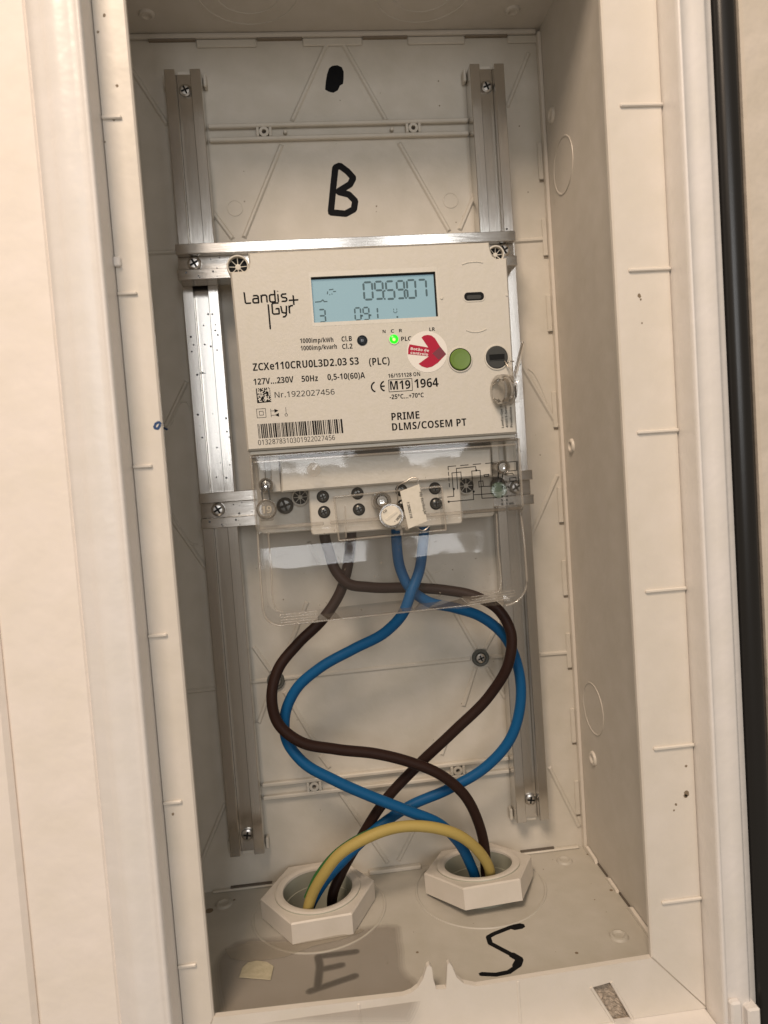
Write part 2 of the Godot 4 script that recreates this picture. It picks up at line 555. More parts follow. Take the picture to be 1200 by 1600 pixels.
func build_cabinet() -> void:
	var cab := thing("meter_cabinet", "open white plastic wall cabinet with ribbed back panel and moulded front frame", "cabinet", Vector3(0, 0, 0))
	var g := Geo.new()
	g.box(Vector3(XL - 3, -3, -4), Vector3(XR + 3, TOP + 3, 0))
	var back := obj("back_panel", g, M.box, cab)
	g = Geo.new()
	g.box(Vector3(XR, -3, 0), Vector3(XR + 3, TOP + 3, FZ - 2.7))
	var right := obj("side_panel", g, M.side, cab)
	g = Geo.new()
	g.box(Vector3(XL - 3, -3, 0), Vector3(XL, TOP + 3, FZ - 2.7))
	obj("side_panel", g, M.side, cab)
	g = Geo.new()
	g.box(Vector3(XL, TOP, 0), Vector3(XR, TOP + 3, FZ - 2.7))
	var ceil_ := obj("top_panel", g, M.side, cab)
	# floor with the two round openings
	var csg := CSGCombiner3D.new()
	csg.name = "bottom_panel"
	var cb := CSGBox3D.new()
	cb.name = "sheet"
	cb.size = Vector3(XR - XL, 3, FZ - 2.7) * MM
	cb.position = Vector3((XR + XL) / 2, -1.5, (FZ - 2.7) / 2) * MM
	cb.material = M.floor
	csg.add_child(cb)
	for c: Vector3 in [Vector3(-44.5, 0, 29), Vector3(42.5, 0, 27.5)]:
		var cc := CSGCylinder3D.new()
		cc.name = "opening"
		cc.operation = CSGShape3D.OPERATION_SUBTRACTION
		cc.radius = 19.0 * MM
		cc.height = 12 * MM
		cc.sides = 64
		cc.position = (c + Vector3(0, -1.5, 0)) * MM
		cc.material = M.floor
		csg.add_child(cc, true)
	cab.add_child(csg)
	# ribs of the back panel
	var L := [
		[Vector3(-5.01, 461.38, 0), Vector3(-27.48, 420.07, 0)], [Vector3(2.61, 461.27, 0), Vector3(24.02, 418.83, 0)],
		[Vector3(-33.92, 408.07, 0), Vector3(-58.04, 359.31, 0)], [Vector3(29.93, 407.38, 0), Vector3(54.84, 358.39, 0)],
		[Vector3(-109.6, 449.07, 0), Vector3(-93.26, 419.66, 0)], [Vector3(-74.15, 374.85, 0), Vector3(-63.89, 358.86, 0)],
		[Vector3(70.66, 378.45, 0), Vector3(60.66, 358.87, 0)], [Vector3(106.08, 454.32, 0), Vector3(91.83, 424.84, 0)],
		[Vector3(-114.64, 353.46, 0), Vector3(-94.54, 353.31, 0)], [Vector3(91.24, 351.69, 0), Vector3(109.38, 352.04, 0)],
		[Vector3(-94.61, 284.31, 0), Vector3(-108.2, 260.27, 0)], [Vector3(86.39, 292.11, 0), Vector3(110.5, 246.55, 0)],
		[Vector3(-110.5, 213.43, 0), Vector3(-92.84, 182.06, 0)], [Vector3(108.48, 219.22, 0), Vector3(89.27, 182.74, 0)],
		[Vector3(-113.03, 114.64, 0), Vector3(-90.36, 114.88, 0)], [Vector3(-75.81, 116.68, 0), Vector3(51.35, 117.84, 0)], [Vector3(61.83, 117.58, 0), Vector3(77.64, 117.18, 0)], [Vector3(91.24, 116.26, 0), Vector3(110.73, 115.9, 0)],
		[Vector3(40.27, 152.56, 0), Vector3(54.66, 122.73, 0)], [Vector3(71.59, 140.89, 0), Vector3(59.5, 122.27, 0)], [Vector3(53.64, 112.77, 0), Vector3(45.05, 90.45, 0)], [Vector3(59.97, 112.15, 0), Vector3(71.71, 89.22, 0)],
		[Vector3(-70.7, 136.44, 0), Vector3(-62.02, 121.12, 0)], [Vector3(-39.18, 158.83, 0), Vector3(-57.44, 120.67, 0)], [Vector3(-55.81, 109.59, 0), Vector3(-40.99, 78.71, 0)], [Vector3(-63.57, 110.37, 0), Vector3(-71.34, 92.95, 0)],
		[Vector3(35, 74.26, 0), Vector3(30.54, 63.47, 0)], [Vector3(-38.68, 71.07, 0), Vector3(-33.85, 63.13, 0)],
		[Vector3(-93.24, 49.6, 0), Vector3(-110.13, 15.9, 0)], [Vector3(93.32, 49.7, 0), Vector3(109.25, 11.68, 0)],
		[Vector3(-29.44, 49.24, 0), Vector3(-4.82, 4.2, 0)], [Vector3(12.92, 23.99, 0), Vector3(1.15, 4.59, 0)],
		[Vector3(-35.91, 192.38, 0), Vector3(-31.17, 179.78, 0)], [Vector3(23.67, 178.88, 0), Vector3(36.79, 155.81, 0)],
	]
	for l in L: rib(cab, l[0], l[1])
	# rounded pockets on the ribs beside the rails
	for p in [[Vector3(-105.04, 261.45, 0), Vector3(-98.24, 273.48, 0), Vector3(-95.87, 273.34, 0), Vector3(-94.18, 269.08, 0)], [Vector3(94.95, 280.49, 0), Vector3(97.79, 278.16, 0), Vector3(109.15, 249.19, 0)], [Vector3(-108.71, 214.35, 0), Vector3(-99.27, 196.03, 0), Vector3(-96.19, 195.78, 0)]]:
		g = Geo.new()
		g.tube(spline(p), 0.5, 6)
		obj("raised_rib", g, M.box, cab)
	# the two double bands with their small bosses
	for band in [[Vector3(-73.33, 417.5, 0).y, Vector3(-73.91, 410.49, 0).y, [Vector3(-42.74, 413.71, 0).x, Vector3(38.14, 413, 0).x], [Vector3(-31.47, 413.08, 0).x, Vector3(26.45, 413.3, 0).x]], [Vector3(-3.18, 58.21, 0).y, Vector3(-3.71, 50.78, 0).y, [Vector3(-43.19, 54.53, 0).x, Vector3(39, 55.75, 0).x], [Vector3(-25.39, 54.74, 0).x, Vector3(26.25, 55.29, 0).x]]]:
		for y: float in [band[0], band[1]]:
			g = Geo.new()
			g.box(Vector3(-72, y - 1.1, 0), Vector3(69, y + 1.1, 3.0), 0.5)
			obj("band_rib", g, M.box, cab)
		for x: float in band[2]:
			var cy: float = (band[0] + band[1]) / 2
			g = Geo.new()
			g.box(Vector3(x - 4.2, band[1] + 1.1, 0), Vector3(x - 2.6, band[0] - 1.1, 2.9), 0.3)
			g.box(Vector3(x + 2.6, band[1] + 1.1, 0), Vector3(x + 4.2, band[0] - 1.1, 2.9), 0.3)
			g.lathe([Vector2(1.2, 0.2), Vector2(1.2, 2.8), Vector2(2.6, 2.8), Vector2(2.8, 0)], Vector3(x, cy, 0), Vector3.BACK, 20)
			var boss := obj("screw_boss", g, M.box, cab)
			g = Geo.new()
			g.lathe([Vector2(1.2, 0.4), Vector2(0, 0.4)], Vector3(x, cy, 0), Vector3.BACK, 16)
			obj("pilot_hole", g, M.dark_hole, boss)
		for x: float in band[3]:
			g = Geo.new()
			g.lathe([Vector2(1.2, 0), Vector2(1.1, 2.2), Vector2(0.7, 2.6), Vector2(0, 2.7)], Vector3(x, (band[0] + band[1]) / 2, 0), Vector3.BACK, 12)
			obj("ejector_pip", g, M.box, cab)
	# round witness marks
	for c in [Vector3(-61.52, 375.42, 0), Vector3(56.71, 375.43, 0)]:
		g = Geo.new()
		g.lathe([Vector2(4.4, 0), Vector2(4.3, 0.3), Vector2(3.8, 0.3), Vector2(3.7, 0.06), Vector2(0, 0.06)], c, Vector3.BACK, 36)
		obj("round_mark", g, M.box, cab)
	# corner ridge and clip tabs along the side and top seams
	g = Geo.new()
	g.box(Vector3(XR - 1.8, 0, 0), Vector3(XR + 0.2, TOP - 2, 4.2), 0.5)
	obj("corner_ridge", g, M.frame, cab)
	g = Geo.new()
	g.box(Vector3(XL - 0.2, 0, 0), Vector3(XL + 1.8, TOP - 2, 4.2), 0.5)
	obj("corner_ridge", g, M.frame, cab)
	for y: float in [Vector3(112.48, 384.8, 0).y, Vector3(111.78, 342.7, 0).y, Vector3(111.1, 300.5, 0).y, Vector3(110.47, 246.18, 0).y, Vector3(110.26, 191.81, 0).y, Vector3(109.65, 149.44, 0).y, Vector3(109.05, 107, 0).y, Vector3(108.36, 62.58, 0).y, Vector3(107.77, 19.59, 0).y]:
		g = Geo.new()
		g.box(Vector3(XR - 4.6, y, 0), Vector3(XR - 1.9, y + 20.5, 1.1), 0.3)
		obj("clip_tab", g, M.box, cab)
		g = Geo.new()
		g.box(Vector3(XR - 4.2, y - 1.2, 0.02), Vector3(XR - 1.85, y - 0.1, 0.3))  # dark box painted for the shade under each tab
		obj("clip_slot_shade", g, M.slot, cab)
	g = Geo.new()
	g.box(Vector3(XL + 1.8, TOP - 2.4, 0), Vector3(XR - 1.8, TOP + 0.2, 3.2), 0.9)
	obj("top_ridge", g, M.side, cab)
	for s in [[Vector3(-99.24, 465.96, 0), Vector3(-75.02, 465.64, 0)], [Vector3(-42.68, 465.89, 0), Vector3(-18.82, 465.58, 0)], [Vector3(14.03, 465.16, 0), Vector3(38.22, 464.84, 0)], [Vector3(70.55, 464.43, 0), Vector3(93.96, 464.13, 0)]]:
		g = Geo.new()
		g.box(Vector3(s[0].x, TOP - 3.3, 0), Vector3(s[1].x, TOP - 2.5, 2.0))  # brown strip in place of the shade under the top ridge
		obj("clip_slot_shade", g, M.slot, cab)
	var edges := [Vector3(-108.12, 466.07, 0).x, Vector3(-75.02, 465.64, 0).x, Vector3(-42.74, 465.22, 0).x, Vector3(-18.87, 464.91, 0).x, Vector3(13.98, 464.48, 0).x, Vector3(38.17, 464.17, 0).x, Vector3(70.51, 463.75, 0).x, Vector3(93.92, 463.44, 0).x, Vector3(112.47, 463.2, 0).x]
	for k in [1, 3, 5, 7]:
		g = Geo.new()
		g.box(Vector3(edges[k] + 0.3, TOP - 6.5, 0), Vector3(edges[k + 1] - 0.3, TOP - 2.4, 1.2), 0.5)
		obj("clip_tab", g, M.box, cab)
	# floor seam
	for s in [[-104.0, -62.0, 0], [-16.0, 14.0, 1], [68.0, 108.0, 0]]:
		g = Geo.new()
		g.box(Vector3(s[0], 0, 0), Vector3(s[1], 2.2 if s[2] else 1.2, 3.6 if s[2] else 2.6), 0.5)
		obj("floor_ridge", g, M.box, cab)
	for s in [[-94.0, -71.0], [73.0, 93.0]]:
		g = Geo.new()
		g.box(Vector3(s[0], 1.25, 0.0), Vector3(s[1], 2.0, 1.6))  # slot shade along the floor seam, given as a dark strip
		obj("clip_slot_shade", g, M.dark_hole, cab)
	for s in [[2.0, 20.0, 2.2], [33.0, 48.0, 1.2], [60.0, 92.0, 1.8]]:
		g = Geo.new()
		g.prism(arr([Vector2(s[0], 0), Vector2(s[1], 0), Vector2(s[1] - 1, s[2]), Vector2(s[0] + 4, s[2] * 1.4)]), -XR + 0.3, -XR + 2.0, 0.3, Vector3.ZERO, Vector3.BACK, Vector3.UP)
		obj("seam_tab", g, M.frame, cab)
	for s in [[20.5, 33.0], [48.5, 60.0]]:
		g = Geo.new()
		g.box(Vector3(XR - 0.9, 0.05, s[0]), Vector3(XR + 0.2, 0.8, s[1]))  # dark strip coloured as the shade between the seam tabs
		obj("clip_slot_shade", g, M.dark_hole, cab)
	# knock-outs of the side and top panels and the small moulded dimples
	for c: Vector3 in [Vector3(XR, 381.5, 26), Vector3(XR, 90.5, 25)]:
		g = Geo.new()
		g.lathe([Vector2(14.4, 0), Vector2(14.2, 0.35), Vector2(13.6, 0.35), Vector2(13.3, 0.05), Vector2(0, 0.05)], c, Vector3.LEFT, 48)
		obj("knockout", g, M.side, cab)
	for c: Vector3 in [Vector3(XR, 413.2, 14), Vector3(XR, 234.8, 15.4), Vector3(XR, 61.2, 21.5)]:
		g = Geo.new()
		g.lathe([Vector2(4.2, 0), Vector2(3.6, 1.1), Vector2(2.6, 1.3), Vector2(1.6, 0.4), Vector2(0, 0.3)], c, Vector3.LEFT, 28)
		obj("dimple", g, M.frame, cab)
	for x: float in [-44.5, 42.5, 120.0 - 20.0]:
		for r: float in ([25.5, 17.0] if x < 90 else [14.0]):
			g = Geo.new()
			g.lathe([Vector2(r, 0), Vector2(r - 0.2, 0.35), Vector2(r - 0.9, 0.35), Vector2(r - 1.2, 0.02)], Vector3(x, TOP, 34 if x < 90 else 60), Vector3.DOWN, 56)
			obj("knockout", g, M.side, cab)
	for x: float in [-96.0, 92.5]:
		g = Geo.new()
		g.lathe([Vector2(4.2, 0), Vector2(3.6, 1.0), Vector2(2.4, 1.2), Vector2(1.4, 0.3), Vector2(0, 0.2)], Vector3(x, TOP, 18), Vector3.DOWN, 28)
		obj("dimple", g, M.side, cab)
	for c in [Vector3(94.97, 0, 12.88), Vector3(97.31, 0, 80.25), Vector3(-96.24, 0, 13.78)]:
		g = Geo.new()
		g.lathe([Vector2(4.6, 0), Vector2(4.0, 0.9), Vector2(3.0, 1.1), Vector2(2.0, 0.4), Vector2(0, 0.3)], c, Vector3.UP, 28)
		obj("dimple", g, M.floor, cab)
	# seat rings round the two conduit openings
	for c: Vector3 in [Vector3(-44.5, 0, 29), Vector3(42.5, 0, 27.5)]:
		g = Geo.new()
		g.lathe([Vector2(35.5, 0), Vector2(35.2, 0.5), Vector2(34.4, 0.5), Vector2(34.0, 0.05)], c, Vector3.UP, 64)
		obj("knockout", g, M.floor, cab)
	# front frame
	build_frame(cab)
	# marker letters
	g = ink(stroke([[Vector3(-5.81, 395.04, 0), Vector3(-7.57, 385.52, 0), Vector3(-10.01, 371.54, 0)], [Vector3(-5.81, 395.04, 0), Vector3(-3.29, 395.99, 0), Vector3(0.67, 392.79, 0), Vector3(3.57, 389.27, 0), Vector3(1.57, 385.91, 0), Vector3(-5, 382.35, 0)], [Vector3(-5.03, 382.01, 0), Vector3(0.46, 380.45, 0), Vector3(3.72, 376.9, 0), Vector3(2.69, 372.46, 0), Vector3(-2.05, 370.22, 0), Vector3(-10.04, 371.2, 0)]], 3.5), 0.02, Vector3.ZERO)
	obj("handwritten_letter", g, M.marker, cab)
	g = ink([arr([Vector3(-5.35, 447.6, 0), Vector3(-3.52, 448.92, 0), Vector3(-0.72, 449.21, 0), Vector3(1.63, 448.15, 0), Vector3(2.5, 445.78, 0), Vector3(2.25, 442.4, 0), Vector3(1.68, 439.37, 0), Vector3(-0.14, 438.39, 0), Vector3(-1.35, 436.05, 0), Vector3(-3.88, 434.75, 0), Vector3(-5.59, 435.12, 0), Vector3(-6.61, 435.48, 0), Vector3(-8.26, 436.53, 0), Vector3(-7.61, 440.56, 0), Vector3(-6.62, 444.59, 0)])], 0.02, Vector3.ZERO)
	obj("marker_dot", g, M.marker, cab)
	var fl := func(list: Array) -> Array:
		var o := []
		for p in list: o.append(Vector2(p.x, -p.z))
		return o
	var s_path := [Vector3(54.8, 0, 63.74), Vector3(50.09, 0, 63.27), Vector3(40.19, 0, 66.68), Vector3(36.9, -0, 68.42), Vector3(36.67, 0, 73.12), Vector3(44.54, 0, 82.9), Vector3(47.71, 0, 86.61), Vector3(45.78, 0, 90.1), Vector3(40.05, 0, 93.59), Vector3(34.05, -0, 94.07), Vector3(27.72, -0, 92.43)]
	var wide := stroke([fl.call(s_path)], 2.5)
	wide.append_array(stroke([fl.call([Vector3(54.5, 0, 63.68), Vector3(50.87, 0, 63.93)])], 4.2))
	wide.append_array(stroke([fl.call([Vector3(44.54, 0, 82.9), Vector3(47.14, 0, 86.5), Vector3(44.14, 0, 90.63)])], 3.6))
	for k in wide.size():
		g = ink([wide[k]], 0.02 + 0.012 * k, Vector3.ZERO, Vector3.RIGHT, Vector3.FORWARD)
		obj("handwritten_letter", g, M.marker, cab)
	for k in 4:
		g = ink(stroke([fl.call([Vector3(-45.34, 0, 66.35), Vector3(-44.47, -0, 73.19), Vector3(-45.69, 0, 87.53)]), fl.call([Vector3(-45.34, 0, 66.35), Vector3(-27.3, 0, 66.29)]), fl.call([Vector3(-43.89, 0, 75.46), Vector3(-34.34, 0, 74.31)]), fl.call([Vector3(-49.1, 0, 88.46), Vector3(-43.12, 0, 86.82), Vector3(-28.52, 0, 82.7)])], 4.4 - 0.8 * k), 0.02 + 0.03 * k, Vector3.ZERO, Vector3.RIGHT, Vector3.FORWARD, 0.01)
		obj("handwritten_letter" if k == 0 else "smeared_ink", g, M.marker_faded, cab)
	g = ink(stroke([fl.call([Vector3(-45.35, 0, 66.8), Vector3(-44.47, -0, 73.19), Vector3(-45.4, 0, 85.58)])], 3.0), 0.145, Vector3.ZERO, Vector3.RIGHT, Vector3.FORWARD, 0.01)
	obj("smeared_ink", g, M.marker_faded, cab)
	# blue pen scribbles
	g = ink(stroke([[Vector3(-91.64, 251.61, 103.6), Vector3(-90.89, 253.09, 103.6), Vector3(-89.71, 253.65, 103.6), Vector3(-89.02, 252.97, 103.6)], [Vector3(-91.41, 251.34, 103.6), Vector3(-90.19, 251, 103.6), Vector3(-89.32, 252.48, 103.6)]], 1.0), FZ + 0.02, Vector3.ZERO)
	obj("pen_scribble", g, M.blue_ink, cab)
	g = ink(stroke([[Vector3(-109.99, 263.15, 0), Vector3(-107.78, 261.28, 0), Vector3(-107.28, 259.17, 0), Vector3(-109.22, 260.34, 0)]], 1.2), 0.02, Vector3.ZERO)
	obj("pen_scribble", g, M.blue_ink, cab)
	var sr := func(list: Array) -> Array:
		var o := []
		for p in list: o.append(Vector2(-p.z, p.y))
		return o
	g = ink(stroke([sr.call([Vector3(112.2, 346.61, 80.01), Vector3(112.2, 345.54, 81.27)]), sr.call([Vector3(112.2, 336.91, 80.14), Vector3(112.2, 335.13, 82.68), Vector3(112.2, 334.29, 81.88), Vector3(112.2, 335.52, 79.26)])], 1.0), 0.05, Vector3(XR, 0, 0), Vector3.FORWARD, Vector3.UP)
	obj("pen_scribble", g, M.blue_ink, cab)
	# grime specks
	rng.seed = 5
	g = Geo.new()
	for k in 60:
		var p := Vector2(rng.randf_range(-100, 105), rng.randf_range(20, 440))
		g.prism(circle(p, rng.randf_range(0.15, 0.45), 7), 0.01, 0.04, 0.0, Vector3.ZERO, Vector3.RIGHT, Vector3.UP, false)
	for k in 26:
		var p := Vector2(rng.randf_range(-95, 105), rng.randf_range(-95, -8))
		g.prism(circle(p, rng.randf_range(0.15, 0.4), 7), 0.01, 0.05, 0.0, Vector3.ZERO, Vector3.RIGHT, Vector3.FORWARD, false)
	for p in [[Vector3(-103.49, 0, 17.98), 2.2], [Vector3(73.85, 0, 87.42), 0.8], [Vector3(108.79, 0, 44.87), 0.9], [Vector3(-91.09, 0, 10.77), 0.7], [Vector3(1.54, 0, 72.52), 0.7], [Vector3(109.94, 0, 9.38), 0.6]]:
		g.prism(circle(Vector2(p[0].x, -p[0].z), p[1], 9), 0.01, 0.06, 0.0, Vector3.ZERO, Vector3.RIGHT, Vector3.FORWARD, false)
	var sp := obj("grime_specks", g, M.dirt, cab)
	sp.set_meta("kind", "stuff")

func build_frame(cab: Node3D) -> void:
	var zf := FZ
	# stiles: front-facing plates, mitred at the lower corners
	var lft := arr([Vector2(-101.2, -21.7), Vector2(-88.5, 5.2), Vector2(-88.5, 466), Vector2(-101.2, 492)])
	var rgt := arr([Vector2(102.3, 4.9), Vector2(126.6, -21.7), Vector2(126.6, 492), Vector2(102.3, 466)])
	var stiles := []
	for p in [lft, rgt]:
		var g := Geo.new()
		g.prism(p, zf - 2.6, zf, 0.7)
		stiles.append(obj("frame_stile", g, M.frame, cab))
	for y: float in [372.2, 304.6, 236.5, 168.2, 99.0, 29.6]:
		var g := Geo.new()
		g.box(Vector3(108.0, y - 0.75, zf - 0.2), Vector3(126.55, y + 0.75, zf + 1.1), 0.4)
		obj("stiffener", g, M.frame, stiles[1])
		g = Geo.new()
		g.box(Vector3(-101.15, y - 0.75, zf - 0.2), Vector3(-93.6, y + 0.75, zf + 1.1), 0.4)
		obj("stiffener", g, M.frame, stiles[0])
	# raised outer mouldings with a fine bead along their inner edge
	var pl := [Vector2(-101.3, 101.0), Vector2(-101.4, 117.0), Vector2(-101.7, 118.6), Vector2(-102.5, 119.3), Vector2(-103.4, 119.0), Vector2(-104.2, 117.9), Vector2(-106.5, 118.3), Vector2(-110.0, 118.9), Vector2(-113.5, 118.6), Vector2(-115.6, 117.2), Vector2(-118.0, 114.6), Vector2(-122.6, 113.2), Vector2(-123.2, 108.0)]
	var pr := [Vector2(126.7, 101.0), Vector2(126.8, 116.4), Vector2(127.0, 117.8), Vector2(127.7, 118.4), Vector2(128.5, 117.9), Vector2(129.0, 117.1), Vector2(133.5, 117.6), Vector2(138.0, 117.5), Vector2(139.2, 116.9), Vector2(139.6, 115.8), Vector2(142.4, 115.6), Vector2(143.0, 114.6), Vector2(143.1, 108.0)]
	for k in 2:
		var prof: Array = [pl, pr][k]
		var g := Geo.new()
		for i in prof.size() - 1:
			var pa := Vector3(prof[i].x, -40, prof[i].y)
			var pb := Vector3(prof[i + 1].x, -40, prof[i + 1].y)
			var up := Vector3(0, 560, 0)
			if k == 1: g.quad(pa, pb, pb + up, pa + up, 1 if i > 0 else -1)
			else: g.quad(pb, pa, pa + up, pb + up, 1 if i > 0 else -1)
		obj("outer_moulding", g, M.mould, cab)
	# scuffs on the stiles
	var sc := Geo.new()
	for p in [[Vector3(112.31, 294.01, 103.6), 0.9], [Vector3(112.79, 292.39, 103.6), 0.5], [Vector3(112.81, 282.48, 103.6), 0.4], [Vector3(122.26, 77.24, 103.6), 1.3], [Vector3(121.61, 76.16, 103.6), 1.0], [Vector3(117.02, 72.94, 103.6), 0.6], [Vector3(116.01, 70.46, 103.6), 0.45], [Vector3(122.59, 89.58, 103.6), 0.6], [Vector3(-96.79, 410.8, 103.6), 0.7], [Vector3(-99.74, 404.61, 103.6), 0.55], [Vector3(-94.32, 384.29, 103.6), 0.6], [Vector3(-96.64, 371.73, 103.6), 0.7], [Vector3(-97.77, 93.99, 103.6), 0.6], [Vector3(-100.8, 363.08, 103.6), 0.4]]:
		var blob := PackedVector2Array()
		for k in 9:
			var t := TAU * k / 9
			blob.append(Vector2(p[0].x + cos(t) * p[1] * rng.randf_range(0.6, 1.1), p[0].y + sin(t) * p[1] * rng.randf_range(0.7, 1.3)))
		sc.prism(blob, zf + 0.02, zf + 0.06, 0.0, Vector3.ZERO, Vector3.RIGHT, Vector3.UP, false)
	var so := obj("scuff_marks", sc, M.dirt, cab)
	so.set_meta("kind", "stuff")
	# head rail
	var g := Geo.new()
	g.prism(arr([Vector2(-88.5, 466.3), Vector2(102.3, 466.3), Vector2(126.6, 492.3), Vector2(-101.2, 492.3)]), zf - 2.6, zf, 0.7)
	g.box(Vector3(-101.2, 492.4, 101), Vector3(126.6, 520, 118), 1.0)
	obj("frame_head", g, M.frame, cab)
	# sill: its upper edge cut to two prongs, a broken slot and fine ridges
	var edge := arr([Vector3(-88.52, 5.63, 103.6), Vector3(-8.8, 3.57, 103.6), Vector3(-5.14, 4.47, 103.6), Vector3(-2.23, 6.33, 103.6), Vector3(0.22, 9.69, 103.6), Vector3(2.24, 14.83, 103.6), Vector3(3.4, 15.52, 103.6), Vector3(4.41, 13.95, 103.6), Vector3(4.63, 9.07, 103.6), Vector3(5.7, 4.34, 103.6), Vector3(9.87, 4.02, 103.6), Vector3(10.43, 8.24, 103.6), Vector3(11.13, 14.44, 103.6), Vector3(12.04, 15.46, 103.6), Vector3(13.05, 13.88, 103.6), Vector3(14.91, 8.18, 103.6), Vector3(17.8, 5.19, 103.6), Vector3(23.3, 3.25, 103.6), Vector3(102.24, 4.92, 103.6), Vector2(126.5, -21.7), Vector2(-101.1, -21.7)])
	var slot := arr([Vector3(74.42, -4.65, 103.6), Vector3(82.66, -3.49, 103.6), Vector3(92.95, -24.74, 103.6), Vector3(85.28, -24.78, 103.6)])
	g = Geo.new()
	var cutx := (slot[0].x + slot[2].x) / 2
	for side: float in [-1.0, 1.0]:
		var half := arr([Vector2(cutx, -500), Vector2(cutx + side * 900, -500), Vector2(cutx + side * 900, 500), Vector2(cutx, 500)])
		for part: PackedVector2Array in Geometry2D.intersect_polygons(edge, half):
			for q: PackedVector2Array in Geometry2D.clip_polygons(part, slot):
				g.prism(q, zf - 2.6, zf, 0.0)
	var sill := obj("frame_sill", g, M.frame, cab)
	g = Geo.new()
	for k in 4:
		var a := slot[k]
		var b := slot[(k + 1) % 4]
		g.quad(Vector3(a.x, a.y, zf), Vector3(b.x, b.y, zf), Vector3(b.x, b.y, zf - 11), Vector3(a.x, a.y, zf - 11))
	obj("slot_wall", g, M.frame, sill)
	for l in [[slot[0] + Vector2(-0.5, 0.3), slot[3] + Vector2(-0.5, 0.3)], [slot[1] + Vector2(0.5, 0.2), slot[2] + Vector2(0.5, 0.2)]]:
		g = Geo.new()
		g.tube(PackedVector3Array([Vector3(l[0].x, l[0].y, zf), Vector3(l[1].x, l[1].y, zf)]), 0.7, 8)
		obj("slot_rim", g, M.frame, sill)
	rng.seed = 9
	g = Geo.new()
	var h := []
	for i in 13:
		var row := []
		for k in 27:
			var s := float(i) / 12
			var t := float(k) / 26
			var p: Vector2 = slot[0].lerp(slot[1], s).lerp(slot[3].lerp(slot[2], s), t)
			var rim := absf(s - 0.5) * 2.0
			row.append(Vector3(p.x, p.y, zf - 3.4 + 3.0 * rim * rim * rng.randf_range(0.3, 1.1) + rng.randf_range(-0.5, 0.5)))
		h.append(row)
	for i in 12:
		for k in 26: g.quad(h[i][k], h[i][k + 1], h[i + 1][k + 1], h[i + 1][k])
	obj("broken_edge", g, M.broken, sill)
	for x: float in [-28.0, 41.5]:
		g = Geo.new()
		g.box(Vector3(x - 0.6, -21.6, zf - 0.2), Vector3(x + 0.6, 3.0, zf + 0.35), 0.25)
		obj("sill_ridge", g, M.frame, sill)
	g = Geo.new()
	g.box(Vector3(-101.2, -40, 101), Vector3(126.6, -21.8, 118), 1.0)
	obj("lower_moulding", g, M.mould, cab)
	g = Geo.new()
	g.box(Vector3(128.6, -30, 117), Vector3(133.4, -7.0, 120.5), 0.8)
	g.box(Vector3(135.4, -30, 115), Vector3(141.0, -10.0, 121.5), 0.8)
	obj("hinge_stub", g, M.mould, cab)
	g = Geo.new()
	g.box(Vector3(-101.35, 315.0, 103.5), Vector3(-98.6, 318.6, 105.5), 0.4)
	obj("hinge_stub", g, M.mould, cab)

# ------------------------------------------------------------------ walls and rubber strip
func build_surround() -> void:
	for s in [["wall_left", -620.0, -122.8], ["wall_right", 153.6, 660.0]]:
		var g := Geo.new()
		if s[1] < 0:
			g.box(Vector3(-154.0, -400, 60), Vector3(s[2], 900, 113.0), 1.0)
			g.box(Vector3(s[1], -400, 60), Vector3(-154.05, 900, 114.6), 1.8)
		else:
			g.box(Vector3(s[1], -400, 60), Vector3(s[2], 900, 117.5), 1.0)
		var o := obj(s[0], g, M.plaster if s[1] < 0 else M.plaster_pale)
		o.set_meta("kind", "structure")
	var r := thing("rubber_strip", "glossy black rubber strip along the right edge of the white cabinet frame", "rubber strip", Vector3(148, -60, 112))
	var g := Geo.new()
	var pr := [Vector2(143.2, 108), Vector2(143.3, 114.2), Vector2(144.2, 116.2), Vector2(146.0, 117.2), Vector2(148.4, 117.6), Vector2(150.8, 117.3), Vector2(152.6, 116.2), Vector2(153.4, 114.2), Vector2(153.5, 108)]
	for i in pr.size() - 1:
		var a := Vector3(pr[i].x, -60, pr[i].y)
		var b := Vector3(pr[i + 1].x, -60, pr[i + 1].y)
		g.quad(a, b, b + Vector3(0, 600, 0), a + Vector3(0, 600, 0), 1)
	obj("strip", g, M.rubber, r)

# ------------------------------------------------------------------ screws, rails
func cross_recess(g: Geo, r: float, z: float) -> void:
	for a: float in [0.0, PI / 2]:
		var e := Vector2(cos(a), sin(a))
		var n := Vector2(-e.y, e.x)
		g.prism(arr([e * r + n * r * 0.22, -e * r + n * r * 0.22, -e * r - n * r * 0.22, e * r - n * r * 0.22]), z, z + 0.06 + (0.02 if a > 0.1 else 0.0), 0.0, Vector3.ZERO, Vector3.RIGHT, Vector3.UP, false)

var screw_meshes := {}
func screw(parent: Node, at: Vector3, r: float, turn: float, mat: Material, called := "screw") -> Node3D:
	# a pan-head screw facing the viewer: head, and its dark cross recess as a sub-part
	if not screw_meshes.has("head"):
		var hold := Node3D.new()
		var g := Geo.new()
		g.lathe([Vector2(1.0, 0), Vector2(1.0, 0.22), Vector2(0.9, 0.38), Vector2(0.62, 0.52), Vector2(0.0, 0.56)], Vector3.ZERO, Vector3.BACK, 28)
		screw_meshes.head = obj("head", g, M.steel, hold).mesh
		g = Geo.new()
		cross_recess(g, 0.62, 0.5)
		screw_meshes.cross = obj("cross", g, M.black, hold).mesh
		hold.free()
	var o := put(called, screw_meshes.head, mat, parent)
	o.position = (at - origin_of(parent)) * MM
	o.rotation.z = turn
	o.scale = Vector3.ONE * r
	var c := put("cross_slot", screw_meshes.cross, M.black, o)
	c.position = Vector3.ZERO
	return o

